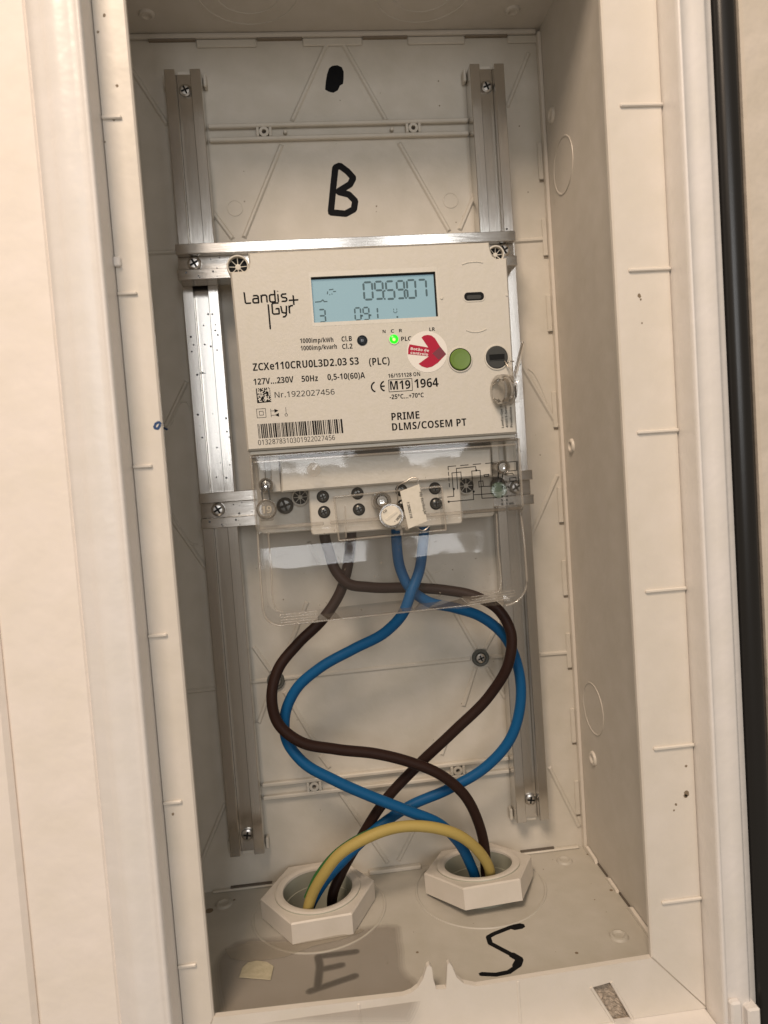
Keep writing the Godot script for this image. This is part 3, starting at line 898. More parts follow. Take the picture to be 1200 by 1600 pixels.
func channel(g: Geo, along_y: bool, a0: float, a1: float, c0: float, c1: float, z0: float, z1: float, f: float) -> void:
	# a U of solid flanges f wide with a web between, running along y or x
	var mk := func(p0: float, p1: float, za: float, zb: float) -> void:
		g.across = 1 if along_y else 2
		if along_y: g.box(Vector3(p0, a0, za), Vector3(p1, a1, zb), 0.25)
		else: g.box(Vector3(a0, p0, za), Vector3(a1, p1, zb), 0.25)
	mk.call(c0, c0 + f, z0, z1)
	mk.call(c1 - f, c1, z0, z1)
	mk.call(c0 + f + 0.01, c1 - f - 0.01, z0 + 0.1, z1 - 5.0)

func add_dents(o: Node3D, boxes: Array, seed_: int, n: int, z: float) -> void:
	rng.seed = seed_
	var g := Geo.new()
	for k in n:
		var b: Array = boxes[rng.randi() % boxes.size()]
		var p := Vector2(rng.randf_range(b[0], b[1]), rng.randf_range(b[2], b[3]))
		var r := rng.randf_range(0.2, 0.65)
		g.prism(circle(p, r, 8), z + b[4], z + b[4] + 0.05, 0.0, Vector3.ZERO, Vector3.RIGHT, Vector3.UP, false)
	var d := obj("scratches", g, M.steel_dark, o)
	d.set_meta("kind", "stuff")

func build_rails() -> void:
	var grp := "aluminium mounting rails in the cabinet"
	var rows := [[-91.0, -72.6, "left of the meter", [Vector3(-82.15, 433.28, 7), Vector3(-81.76, 34.12, 7)], 3], [69.2, 87.9, "right of the meter", [Vector3(77.9, 432.08, 7), Vector3(79.13, 35.41, 7)], 4]]
	for r in rows:
		var cx: float = (r[0] + r[1]) / 2
		var o := thing("mounting_rail", "upright aluminium channel rail screwed to the back panel " + r[2], "rail", Vector3(cx, 24.5, 0), grp)
		var g := Geo.new()
		channel(g, true, 24.5, 442.0, r[0], r[1], 0.6, 12.0, 5.4)
		obj("channel", g, M.alu, o)
		for k in 2: screw(o, Vector3(cx + 0.3, r[3][k].y, 7.05), 3.4, 0.4 + k, M.steel)
		add_dents(o, [[r[0] + 0.6, r[0] + 4.6, 220.0, 370.0, 12.0], [r[1] - 4.6, r[1] - 0.6, 220.0, 370.0, 12.0], [cx - 3, cx + 3, 220.0, 360.0, 7.0]], r[4], 34, 0.0)
		# moulded end seats the rail is tucked into
		for y: float in [442.0, 24.5]:
			var d := 1.0 if y > 200 else -1.0
			g = Geo.new()
			g.box(Vector3(r[0] + 5.5, y, 0), Vector3(r[1] - 5.5, y + d * 2.4, 6.0), 0.5)
			g.box(Vector3(r[0] - 2.0, y - d * 5.0, 0), Vector3(r[0] - 0.3, y + d * 1.5, 5.0), 0.5)
			g.box(Vector3(r[1] + 0.3, y - d * 5.0, 0), Vector3(r[1] + 2.0, y + d * 1.5, 5.0), 0.5)
			obj("rail_seat", g, M.box, get_node("meter_cabinet"))
	var bars := [[-90.8, 85.0, 331.6, 349.6, "above the meter, its upper corners resting on it", [Vector3(-82.56, 341.33, 19), Vector3(79.31, 342.86, 19)]], [-89.6, 86.4, 205.0, 223.4, "across the uprights behind the lower half of the meter", [Vector3(-81.01, 214.45, 19), Vector3(78, 214, 19)]]]
	for b in bars:
		var cy: float = (b[2] + b[3]) / 2
		var o := thing("cross_rail", "horizontal aluminium channel rail " + b[4], "rail", Vector3(0, cy, 12.1), grp)
		var g := Geo.new()
		channel(g, false, b[0], b[1], b[2], b[3], 12.15, 24.0, 5.2)
		obj("channel", g, M.alu, o)
		for p in b[5]: screw(o, Vector3(p.x, cy + 0.2, 19.05), 3.6, 0.5, M.steel)
		add_dents(o, [[b[0] + 2, b[0] + 30, b[2] + 0.6, b[2] + 4.4, 24.0], [b[0] + 14, b[0] + 26, cy - 3, cy + 3, 19.0]], 8, 12, 0.0)

# ------------------------------------------------------------------ conduit nuts
func build_nuts() -> void:
	for k in 2:
		var c := Vector3(-44.5, 0.6, 29) if k == 0 else Vector3(42.5, 2.2, 28.5)
		var o := thing("conduit_nut", ["white hexagonal conduit nut in the cabinet floor above the letter E", "white hexagonal conduit nut in the cabinet floor behind the letter S"][k], "conduit nut", c, "white conduit nuts in the cabinet floor")
		origins[o] = Vector3.ZERO
		o.rotation_degrees = [Vector3(0, 4, 0), Vector3(-8.5, 3, 0.5)][k]
		var g := Geo.new()
		g.nut(30.0, 0.0, 19.5, 0.0, 10.6, 0.7)
		obj("hex_body", g, M.nut, o)
		g = Geo.new()
		g.lathe([Vector2(22.6, 10.6), Vector2(22.4, 11.4), Vector2(21.6, 11.7), Vector2(20.0, 11.7), Vector2(18.4, 11.2), Vector2(18.2, 8.0), Vector2(18.2, 2.0), Vector2(17.9, 1.8), Vector2(17.9, -60.0), Vector2(0, -60.0)], Vector3.ZERO, Vector3.UP, 64)
		obj("sleeve", g, M.sleeve, o)
		g = Geo.new()
		g.lathe([Vector2(22.6, 10.5), Vector2(22.4, 11.45), Vector2(21.6, 11.75), Vector2(20.0, 11.75), Vector2(18.4, 11.2), Vector2(18.15, 10.2)], Vector3.ZERO, Vector3.UP, 64)
		obj("collar", g, M.nut, o)

# ------------------------------------------------------------------ cables
func cable(called: String, label: String, pts: Array, mat: Material, r := 2.75) -> Node3D:
	var g := Geo.new()
	rng.seed = called.length() * 31 + pts.size()
	for i in range(1, pts.size() - 2): pts[i] += Vector3(rng.randf_range(-0.35, 0.35), rng.randf_range(-0.35, 0.35), rng.randf_range(-0.3, 0.3))
	g.tube(spline(pts, 8), r, 18)
	var o := obj(called, g, mat)
	tag(o, label, "cable", "cables under the meter")
	return o

func build_cables() -> void:
	var hl := [Vector3(-46, -8, 27), Vector3(-45, -40, 27)]
	var hr := [Vector3(44, -8, 28), Vector3(44, -40, 27)]
	cable("power_cable", "dark brown cable from the leftmost terminal that loops out to the right", [Vector3(-26.48, 204.75, 34), Vector3(-26.72, 197.24, 34), Vector3(-25.7, 189.38, 35), Vector3(-22.84, 180.08, 36), Vector3(-17.25, 172.52, 37), Vector3(-6.6, 169.48, 36), Vector3(14.78, 166.84, 33), Vector3(34.14, 164.16, 33), Vector3(48.17, 160.39, 36), Vector3(58.86, 152.79, 40), Vector3(64.39, 141.23, 43), Vector3(62.46, 126.76, 43), Vector3(52.13, 108.54, 38), Vector3(32.36, 89.81, 34), Vector3(12.65, 71.79, 30), Vector3(-6.23, 53.24, 28), Vector3(-21.34, 33.39, 28), Vector3(-31.72, 17.76, 29), Vector3(-36.86, 8.18, 30), Vector3(-37, -12, 29), Vector3(-38, -40, 28)], M.brown)
	cable("power_cable", "dark brown cable from the second terminal that bends out to the left", [Vector3(-12.77, 204.68, 34), Vector3(-14.22, 193.95, 34), Vector3(-16.13, 180.79, 33), Vector3(-20.7, 167.91, 33), Vector3(-30.9, 154.93, 35), Vector3(-44.63, 144.66, 38), Vector3(-55.37, 132.73, 41), Vector3(-59.44, 119.75, 43), Vector3(-57, 106.48, 43), Vector3(-47.27, 96.29, 43), Vector3(-29.4, 89.63, 41), Vector3(-8.49, 83.96, 40), Vector3(7.67, 78.48, 40), Vector3(23.77, 69.59, 40), Vector3(34.62, 57.37, 39), Vector3(41.78, 40.1, 37), Vector3(44.64, 23.77, 35), Vector3(45.02, 11.38, 33), Vector3(47, -8, 30), Vector3(47, -40, 28)], M.brown)
	cable("neutral_cable", "blue cable from the third terminal that bows out furthest right under the brown one", [Vector3(10.11, 201.93, 34), Vector3(9.63, 190.38, 34), Vector3(10.24, 177.18, 35), Vector3(14.39, 167, 36), Vector3(23.38, 159.72, 35), Vector3(37.39, 154.94, 34), Vector3(51.49, 148.41, 33), Vector3(63.12, 136.78, 33), Vector3(69.69, 119.28, 34), Vector3(69.55, 100.38, 34), Vector3(62.76, 81.71, 33), Vector3(49.48, 67.41, 31), Vector3(28.18, 57.16, 30), Vector3(7.13, 49.71, 29), Vector3(-10.7, 41.15, 30), Vector3(-28.73, 28.85, 34), Vector3(-41.26, 17.84, 36), Vector3(-47.55, 9.07, 36), Vector3(-54, -14, 30), Vector3(-50, -40, 28)], M.blue)
	cable("neutral_cable", "blue cable from the rightmost terminal that sags left inside the brown loop", [Vector3(25.02, 200.78, 34), Vector3(23.56, 189.27, 34), Vector3(19.9, 176.62, 37), Vector3(14.64, 166.12, 41), Vector3(9.54, 155.93, 42), Vector3(-0.04, 146.87, 40), Vector3(-16.81, 138.5, 37), Vector3(-34.42, 130.05, 35), Vector3(-47.29, 120.04, 34), Vector3(-53.77, 108.01, 34), Vector3(-54.08, 95.02, 35), Vector3(-47.11, 83.33, 37), Vector3(-31.62, 72.39, 39), Vector3(-11.79, 62.29, 41), Vector3(5.67, 53.66, 42), Vector3(21.04, 44.39, 42), Vector3(30.72, 32.3, 40), Vector3(36.5, 19.05, 36), Vector3(38.94, 8.98, 33), Vector3(40, -8, 29), Vector3(41, -40, 27)], M.blue)
	var y := cable("earth_cable", "yellow and green earth cable arching low between the two conduit nuts", [Vector3(-50, -40, 34), Vector3(-52, -12, 38), Vector3(-47.99, 15.38, 44), Vector3(-40.84, 29.37, 49), Vector3(-31.13, 40.44, 51), Vector3(-17.88, 47, 51), Vector3(-1.52, 49.44, 50), Vector3(14.64, 48.16, 50), Vector3(28.52, 41.99, 49), Vector3(39.09, 31.06, 46), Vector3(44.4, 20.02, 42), Vector3(46.5, 10.56, 38), Vector3(47, -8, 33), Vector3(46, -40, 30)], M.yellow)
	var g := Geo.new()
	g.tube(spline([Vector3(-49.98, 15.09, 42), Vector3(-43.05, 29.5, 47), Vector3(-32.97, 40.57, 49), Vector3(-19.32, 47.46, 49), Vector3(-4.53, 50.16, 48.4), Vector3(4.58, 49.79, 48.2), Vector3(14.97, 48.72, 48.2)], 8), 1.45, 10)
	obj("green_stripe", g, M.green, y)

# ------------------------------------------------------------------ the meter
const FACE := 59.0
func F(u: Vector3) -> Vector3: return u

func seg_digit(x: float, y: float, w: float, h: float, t: float, on: String, slant := 0.0) -> Array:
	# seven-segment digit as polygons; (x, y) is its lower left corner
	var o := []
	var hh := h / 2
	var q := 0.22 * t
	var bar := func(x0: float, y0: float, x1: float, y1: float) -> PackedVector2Array:
		var a := Vector2(x0, y0)
		var b := Vector2(x1, y1)
		var d := (b - a).normalized()
		var n := Vector2(-d.y, d.x) * t / 2
		a += d * q
		b -= d * q
		return arr([a, a + d * t / 2 - n, b - d * t / 2 - n, b, b - d * t / 2 + n, a + d * t / 2 + n])
	var at := {"a": [0, h, w, h], "b": [w, hh, w, h], "c": [w, 0, w, hh], "d": [0, 0, w, 0], "e": [0, 0, 0, hh], "f": [0, hh, 0, h], "g": [0, hh, w, hh]}
	for k in on:
		var s: Array = at[k]
		o.append(bar.call(x + s[0] + s[1] * slant, y + s[1], x + s[2] + s[3] * slant, y + s[3]))
	return o

const DIGITS := {"0": "abcdef", "1": "bc", "3": "abcdg", "5": "acdfg", "7": "abc", "9": "abcdfg", "U": "bcdef"}

func build_meter() -> void:
	var m := thing("electricity_meter", "beige digital electricity meter with blue LCD and transparent terminal cover", "electricity meter", Vector3(4.3, 205, 24))
	# front housing with its two notched upper corners and the display window left open
	var outline := arr([Vector3(-61.31, 324.62, 59), Vector3(-60.72, 286.89, 59), Vector3(-60.09, 241.82, 59), Vector3(69.38, 241.73, 59), Vector3(69.49, 283.75, 59), Vector3(69.62, 325.54, 59), Vector3(64.62, 325.45, 59), Vector3(62.83, 326.72, 59), Vector3(62.03, 328.86, 59), Vector3(61.38, 333.23, 59), Vector3(-52.49, 332.81, 59), Vector3(-52.44, 328.02, 59), Vector3(-53.04, 326.01, 59), Vector3(-54.6, 324.76, 59)])
	var lx0 := Vector3(-24.47, 318.31, 59).x
	var lx1 := Vector3(34.26, 315.67, 59).x
	var ly0 := Vector3(3.83, 299.36, 59).y
	var ly1 := Vector3(5.34, 320.38, 59).y
	var csg := Geo.new()
	# the plate is split into four polygons round the window so that the window is a real opening
	var ymin := 241.8
	var xs := [outline[0].x - 1.0, lx0, lx1, outline[3].x + 1.0]
	var cells := [[xs[0], 200.0, xs[1], 400.0], [xs[2], 200.0, xs[3], 400.0], [xs[1], 200.0, xs[2], ly0], [xs[1], ly1, xs[2], 400.0]]
	csg.prism(outline, 24.2, FACE - 1.5, 0.0, Vector3.ZERO, Vector3.RIGHT, Vector3.UP, true)
	var house := obj("front_housing", csg, M.meter, m)
	var inset: PackedVector2Array = Geometry2D.offset_polygon(outline, -0.9, Geometry2D.JOIN_MITER)[0]
	csg = Geo.new()
	for c in cells:
		for poly in Geometry2D.intersect_polygons(inset, arr([Vector2(c[0], c[1]), Vector2(c[2], c[1]), Vector2(c[2], c[3]), Vector2(c[0], c[3])])):
			var idx := Geometry2D.triangulate_polygon(poly)
			for k in range(0, idx.size(), 3):
				var a := poly[idx[k]]
				var b := poly[idx[k + 1]]
				var d := poly[idx[k + 2]]
				if (b - a).cross(d - a) < 0:
					var t := b; b = d; d = t
				csg.tri(Vector3(a.x, a.y, FACE), Vector3(b.x, b.y, FACE), Vector3(d.x, d.y, FACE))
	var no := inset.size()
	var oo := outline
	if Geometry2D.is_polygon_clockwise(oo): oo.reverse()
	# chamfer from the inset outline down to the housing
	for i in no:
		var a := inset[i]
		var b := inset[(i + 1) % no]
		var near := func(p: Vector2) -> Vector2:
			var best := oo[0]
			for q in oo:
				if q.distance_to(p) < best.distance_to(p): best = q
			return best
		var a2: Vector2 = near.call(a)
		var b2: Vector2 = near.call(b)
		csg.quad(Vector3(a2.x, a2.y, FACE - 1.5), Vector3(b2.x, b2.y, FACE - 1.5), Vector3(b.x, b.y, FACE), Vector3(a.x, a.y, FACE))
	obj("face_plate", csg, M.meter, house)
	# display: sloping bezel round the window, screen, dark upper edge
	var disp := Node3D.new()
	disp.name = "display"
	m.add_child(disp)
	origins[disp] = origin_of(m)
	var g := Geo.new()
	for e in [[lx0, ly0, lx1, ly0], [lx1, ly0, lx1, ly1], [lx1, ly1, lx0, ly1], [lx0, ly1, lx0, ly0]]:
		var a := Vector3(e[0], e[1], FACE)
		var b := Vector3(e[2], e[3], FACE)
		g.quad(b, a, a - Vector3(0, 0, 1.45), b - Vector3(0, 0, 1.45))
	# raised frame line about the window
	var bz := [Vector3(-25.62, 322.77, 59), Vector3(35.67, 322.93, 59), Vector3(35.18, 297.49, 59), Vector3(-25.47, 297.42, 59)]
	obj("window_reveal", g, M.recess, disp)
	g = Geo.new()
	var b0 := Vector2(-25.4, 297.6)
	var b1 := Vector2(35.2, 322.6)
	for e in [[Vector2(b0.x, b0.y), Vector2(b1.x, ly0)], [Vector2(b0.x, ly1), Vector2(b1.x, b1.y)], [Vector2(b0.x, ly0), Vector2(lx0, ly1)], [Vector2(lx1, ly0), Vector2(b1.x, ly1)]]:
		g.quad(Vector3(e[0].x, e[0].y, FACE + 0.05), Vector3(e[1].x, e[0].y, FACE + 0.05), Vector3(e[1].x, e[1].y, FACE + 0.05), Vector3(e[0].x, e[1].y, FACE + 0.05))
	obj("window_border", g, M.meter_low, disp)
	g = Geo.new()
	g.box(Vector3(lx0, ly0, FACE - 1.45), Vector3(lx1, ly1, FACE - 1.35))
	var scr := obj("lcd_screen", g, M.lcd, disp)
	g = Geo.new()
	g.box(Vector3(lx0 + 0.02, ly1 - 0.9, FACE - 1.3), Vector3(lx1 - 0.02, ly1 - 0.02, FACE - 1.2))
	g.box(Vector3(lx1 - 0.75, ly0 + 0.02, FACE - 1.3), Vector3(lx1 - 0.02, ly1 - 0.92, FACE - 1.2))
	obj("black_mask", g, M.black, disp)
	var polys := []
	var big := [["0", Vector3(-0.05, 309.16, 58), Vector3(3.98, 317.16, 58)], ["9", Vector3(5.29, 309.21, 58), Vector3(8.99, 317.23, 58)], ["5", Vector3(10.59, 308.96, 58), Vector3(14.31, 317.14, 58)], ["9", Vector3(15.72, 309.02, 58), Vector3(19.18, 317.07, 58)], ["0", Vector3(20.6, 308.94, 58), Vector3(24.55, 317.28, 58)], ["7", Vector3(25.97, 308.98, 58), Vector3(29.7, 317.2, 58)]]
	for d in big: polys.append_array(seg_digit(d[1].x, d[1].y, d[2].x - d[1].x, d[2].y - d[1].y, 0.95, DIGITS[d[0]], 0.0))
	for p in [Vector3(9.57, 309.13, 58), Vector3(9.74, 312.88, 58), Vector3(19.72, 309.07, 58), Vector3(19.89, 312.77, 58), Vector3(-1.68, 301.79, 58), Vector3(2.26, 301.81, 58), Vector3(14.95, 300.37, 58)]:
		var c := Vector2(p.x, p.y)
		polys.append(arr([c + Vector2(-0.42, -0.42), c + Vector2(0.42, -0.42), c + Vector2(0.42, 0.42), c + Vector2(-0.42, 0.42)]))
	var small := [["3", Vector3(-21.86, 299.76, 58), Vector3(-19.02, 305.56, 58)], ["0", Vector3(-5, 299.87, 58), Vector3(-2.31, 305.52, 58)], ["9", Vector3(-1.06, 299.82, 58), Vector3(1.62, 305.51, 58)], ["1", Vector3(3.34, 299.9, 58), Vector3(5.7, 305.31, 58)]]
	for d in small: polys.append_array(seg_digit(d[1].x, d[1].y, d[2].x - d[1].x, d[2].y - d[1].y, 0.75, DIGITS[d[0]], 0.0))
	polys.append_array(seg_digit(Vector3(13.42, 302.39, 58).x, Vector3(13.42, 302.39, 58).y, 1.5, 2.1, 0.35, "bcdef", 0.0))
	polys.append_array(stroke([[Vector3(-23.24, 309.14, 58), Vector3(-20.69, 309.25, 58), Vector3(-19.58, 310.03, 58), Vector3(-19.05, 309.18, 58), Vector3(-17.55, 309.16, 58)]], 0.55))
	polys.append_array(stroke([[Vector3(-17.3, 312.5, 58), Vector3(-17.05, 313.82, 58)], [Vector3(-16.4, 314.5, 58), Vector3(-14.29, 314.7, 58)], [Vector3(-14.52, 313.64, 58), Vector3(-13.17, 313.64, 58)], [Vector3(-16.39, 312.25, 58), Vector3(-15.97, 312.26, 58)], [Vector3(-15.35, 312.5, 58), Vector3(-14.9, 312.53, 58)]], 0.5))
	g = ink(polys, FACE - 1.34, Vector3.ZERO, Vector3.RIGHT, Vector3.UP, 0.03)
	obj("lcd_segments", g, M.segment, scr)
	# printed text
	var T := [
		["1000imp/kWh", Vector3(-31.68, 290.28, 59), Vector3(-16.16, 290.02, 59), 2.15, true], ["Cl.B", Vector3(-12.26, 289.97, 59), Vector3(-7.43, 290.01, 59), 2.35, true],
		["1000imp/kvarh", Vector3(-31.64, 286.84, 59), Vector3(-14.72, 286.76, 59), 2.15, true], ["Cl.2", Vector3(-12.21, 286.48, 59), Vector3(-7.39, 286.52, 59), 2.35, true],
		["ZCXe110CRU0L3D2.03 S3", Vector3(-54.33, 278.72, 59), Vector3(-4.93, 278.91, 59), 3.45, true], ["(PLC)", Vector3(-0.13, 278.19, 59), Vector3(9.61, 278.25, 59), 3.4, true],
		["127V...230V", Vector3(-54.56, 272.23, 59), Vector3(-36.03, 272.39, 59), 2.85, true], ["50Hz", Vector3(-32.31, 272.33, 59), Vector3(-24.69, 272.33, 59), 2.8, true], ["0,5-10(60)A", Vector3(-20.18, 272.45, 59), Vector3(-2.52, 272.39, 59), 2.8, true],
		["Nr.1922027456", Vector3(-45.32, 265.75, 59), Vector3(-17.38, 265.62, 59), 2.6, false],
		["0132878310301922027456", Vector3(-54.71, 244.33, 59), Vector3(-18.82, 244.34, 59), 2.35, false],
		["N", Vector3(7.3, 292.88, 59), Vector3(8.7, 292.87, 59), 1.55, true], ["C", Vector3(11.2, 292.89, 59), Vector3(12.78, 292.89, 59), 1.55, true], ["R", Vector3(15.1, 292.89, 59), Vector3(16.63, 292.88, 59), 1.55, true],
		["PLC", Vector3(15.85, 288.72, 59), Vector3(20.74, 288.7, 59), 2.05, true], ["LR", Vector3(29.61, 292.72, 59), Vector3(32.32, 292.73, 59), 1.65, true],
		["16/151128 ON", Vector3(8.45, 271.88, 59), Vector3(23.78, 271.93, 59), 1.85, true],
		["M19", Vector3(9.05, 266.15, 59), Vector3(18.71, 266.21, 59), 4.1, true], ["1964", Vector3(20.72, 266.3, 59), Vector3(32.33, 266.43, 59), 4.2, true],
		["-25°C...+70°C", Vector3(8.44, 261.75, 59), Vector3(24.81, 261.78, 59), 2.2, true],
		["PRIME", Vector3(8.65, 251.81, 59), Vector3(22.06, 251.87, 59), 3.5, true], ["DLMS/COSEM PT", Vector3(8.61, 246.9, 59), Vector3(44.53, 247.02, 59), 3.5, true],
	]
	for t in T: print_line(t[0], t[1] + Vector3(0, 0, 0.06), t[2] + Vector3(0, 0, 0.06), t[3], t[4], M.print, house)
	# the upright block of print by the lower right edge
	print_line("Landis+Gyr SA", Vector3(62.7, 244.78, 59) + Vector3(0, 0, 0.06), Vector3(62.57, 256.62, 59) + Vector3(0, 0, 0.06), 1.15, true, M.print, house)
	print_line("41011-Sevilla", Vector3(64.89, 244.79, 59) + Vector3(0, 0, 0.06), Vector3(64.69, 257.72, 59) + Vector3(0, 0, 0.06), 1.15, true, M.print, house)
	print_line("Produzido em", Vector3(67.1, 244.8, 59) + Vector3(0, 0, 0.06), Vector3(67.09, 258.19, 59) + Vector3(0, 0, 0.06), 1.15, true, M.print, house)
	# maker's wordmark drawn with round strokes
	var lo := Vector3(-55.81, 309.74, 59)
	var ex := (Vector3(-35.2, 309.9, 59) - lo).normalized()
	var ey := Vector3.BACK.cross(ex)
	var W := []
	var s := 1.0
	var glyph := func(list: Array, x: float, y: float) -> void:
		for l in list:
			var o := []
			for p in l: o.append(Vector2(x + p[0], y + p[1]))
			W.append(o)
	var n_ := [[[0, 0], [0, 3.3]], [[0, 2.6], [0.6, 3.3], [2.0, 3.3], [2.5, 2.8], [2.5, 0]]]
	var a_ := [[[0.3, 3.3], [2.0, 3.3], [2.5, 2.8], [2.5, 0], [0.5, 0], [0, 0.45], [0, 1.5], [0.5, 1.95], [2.5, 1.95]]]
	glyph.call([[[0, 5.0], [0.15, 0.4], [0.6, 0], [2.6, 0]]], 0.3, 0.0)
	glyph.call(a_, 4.0, 0.0)
	glyph.call(n_, 7.9, 0.0)
	glyph.call([[[2.5, 5.2], [2.5, 0], [0.5, 0], [0, 0.5], [0, 2.8], [0.5, 3.3], [2.5, 3.3]]], 11.7, 0.0)
	glyph.call([[[0, 0], [0, 3.3]], [[0, 4.7], [0, 4.8]]], 15.6, 0.0)
	glyph.call([[[2.2, 3.3], [0.5, 3.3], [0, 2.8], [0, 2.3], [0.4, 1.8], [1.9, 1.6], [2.3, 1.2], [2.3, 0.5], [1.8, 0], [0, 0]]], 17.2, 0.0)
	glyph.call([[[3.0, 5.0], [0.5, 5.0], [0, 4.5], [0, 0.5], [0.5, 0], [3.0, 0], [3.0, 2.4], [1.6, 2.4]]], 12.5, -5.6)
	glyph.call([[[0, 3.4], [0.4, 0.5], [2.4, 0.1]], [[2.6, 3.4], [2.2, -0.8], [1.4, -1.5], [0.6, -1.5]]], 16.5, -5.6)
	glyph.call([[[0, 0], [0, 3.4]], [[0, 2.6], [0.7, 3.4], [1.7, 3.4]]], 20.3, -5.6)
	glyph.call([[[0, 0], [0, 11.2]]], 10.8, -12.3)
	glyph.call([[[-2.1, 0], [2.1, 0]], [[0, -2.1], [0, 2.1]]], 22.6, 0.3)
	g = ink(stroke(W, 0.74), 0.03, lo, ex, ey, 0.03)
	obj("maker_wordmark", g, M.print, house)
	# CE mark
	var ce := Vector3(2.48, 267.98, 59)
	W = stroke([circle(Vector2(0, 0), 2.3, 14, PI * 0.6, PI * 1.4), circle(Vector2(4.4, 0.1), 2.3, 14, PI * 0.6, PI * 1.4), [Vector2(2.1, 0.1), Vector2(3.9, 0.1)]], 0.7)
	for k in W.size(): obj("mark_stroke", ink([W[k]], FACE + 0.03 + 0.006 * k, Vector3(ce.x, ce.y, 0), (ex + Vector3(0, 0, 0)), ey, 0.03), M.print, house)
	# box around M19
	var q := [Vector3(8.47, 270.85, 59), Vector3(19.65, 270.93, 59), Vector3(19.6, 265.31, 59), Vector3(8.38, 265.25, 59)]
	for k in 4: obj("mark_stroke", ink(stroke([[q[k], q[(k + 1) % 4]]], 0.28), FACE + 0.03 + 0.006 * (k % 2), Vector3.ZERO, Vector3.RIGHT, Vector3.UP, 0.03), M.print, house)
	# square data mark, double square, arrows, pin
	rng.seed = 77
	var dm := Vector3(-53.61, 263.73, 59)
	var dx := (Vector3(-47.09, 263.92, 59) - dm) / 14.0
	var dy := (Vector3(-53.72, 270.55, 59) - dm) / 14.0
	g = Geo.new()
	for i in 14:
		for k in 14:
			var on: bool = i == 0 or k == 0 or (i == 13 and k % 2 == 0) or (k == 13 and i % 2 == 0) or (i > 0 and k > 0 and i < 13 and k < 13 and rng.randf() < 0.5)
			if on:
				var a := dm + dx * i + dy * k + Vector3(0, 0, 0.05)
				g.quad(a, a + dx, a + dx + dy, a + dy)
	obj("data_mark", g, M.print, house)
	var sq := Vector3(-54.15, 256.93, 59)
	W = []
	for r: float in [0.0, 1.15]:
		W.append([Vector2(r, r), Vector2(4.1 - r, r), Vector2(4.1 - r, 4.1 - r), Vector2(r, 4.1 - r), Vector2(r, r)])
	g = Geo.new()
	for l in W:
		for k in 4: g.xf = Transform3D(); g.prism(stroke([[l[k], l[k + 1]]], 0.22)[0], FACE + 0.03, FACE + 0.05 + 0.004 * k, 0.0, Vector3(sq.x, sq.y, 0), ex, ey, false)
	obj("double_square", g, M.print, house)
	g = Geo.new()
	var ar := Vector3(-47.65, 256.82, 59)
	for l in [[Vector2(0, 0), Vector2(0, 3.9)], [Vector2(0, 2.9), Vector2(1.8, 2.9)], [Vector2(0, 0.9), Vector2(1.8, 0.9)]]: g.prism(stroke([l], 0.2)[0], FACE + 0.03, FACE + 0.05, 0.0, Vector3(ar.x, ar.y, 0), ex, ey, false)
	g.prism(arr([Vector2(1.7, 2.0), Vector2(3.6, 2.9), Vector2(1.7, 3.8)]), FACE + 0.03, FACE + 0.06, 0.0, Vector3(ar.x, ar.y, 0), ex, ey, false)
	g.prism(arr([Vector2(3.6, 0.0), Vector2(3.6, 1.8), Vector2(1.7, 0.9)]), FACE + 0.03, FACE + 0.06, 0.0, Vector3(ar.x, ar.y, 0), ex, ey, false)
	g.prism(stroke([[Vector2(7.0, 1.2), Vector2(7.0, 4.2)]], 0.2)[0], FACE + 0.03, FACE + 0.05, 0.0, Vector3(ar.x, ar.y, 0), ex, ey, false)
	for k in 12:
		var c0 := circle(Vector2(7.0, 0.6), 0.6, 12)
		g.prism(stroke([[c0[k], c0[(k + 1) % 12]]], 0.2)[0], FACE + 0.03, FACE + 0.05 + 0.003 * (k % 2), 0.0, Vector3(ar.x, ar.y, 0), ex, ey, false)
	obj("arrow_symbols", g, M.print, house)
	# barcode
	rng.seed = 21
	var bl := Vector3(-54.15, 247.34, 59)
	var br := Vector3(-14.36, 247.31, 59)
	var tl := Vector3(-54.33, 254.02, 59)
	var bx := (br - bl) / 143.0
	var by := tl - bl
	g = Geo.new()
	var pos := 0
	while pos < 143:
		var wd := [1, 1, 2, 3, 2, 1][rng.randi() % 6] as int
		wd = mini(wd, 143 - pos)
		var a := bl + bx * pos + Vector3(0, 0, 0.05)
		g.quad(a, a + bx * wd, a + bx * wd + by, a + by)
		pos += wd + ([1, 1, 2, 1, 2][rng.randi() % 5] as int)
	obj("barcode", g, M.print, house)
	# small arcs and pips moulded in the face
	for l in [[Vector3(47.38, 323.03, 59), Vector3(49.6, 323.74, 59), Vector3(52.4, 323.98, 59), Vector3(55.19, 323.95, 59), Vector3(57.33, 323.47, 59)], [Vector3(47.36, 292.2, 59), Vector3(49.63, 291.29, 59), Vector3(52.41, 291.03, 59), Vector3(54.93, 291.41, 59), Vector3(57.18, 292.3, 59)]]:
		g = Geo.new()
		var pl := PackedVector3Array()
		for p in l: pl.append(p + Vector3(0, 0, -0.12))
		g.tube(spline(l, 4), 0.3, 8)
		obj("moulded_arc", g, M.meter, house)
	for p in [Vector3(36.49, 307.79, 59), Vector3(68.18, 307.8, 59)]:
		g = Geo.new()
		g.lathe([Vector2(0.8, 0), Vector2(0.6, 0.35), Vector2(0, 0.45)], p, Vector3.BACK, 12)
		obj("moulded_pip", g, M.meter, house)
	# optical port
	var op := Vector3(52.18, 307.89, 59)
	g = Geo.new()
	g.prism(rounded(Vector2(op.x - 5.5, op.y - 2.6), Vector2(op.x + 5.5, op.y + 2.6), 2.45, 8), FACE, FACE + 0.18, 0.1)
	var port := obj("optical_port", g, M.meter, m)
	g = Geo.new()
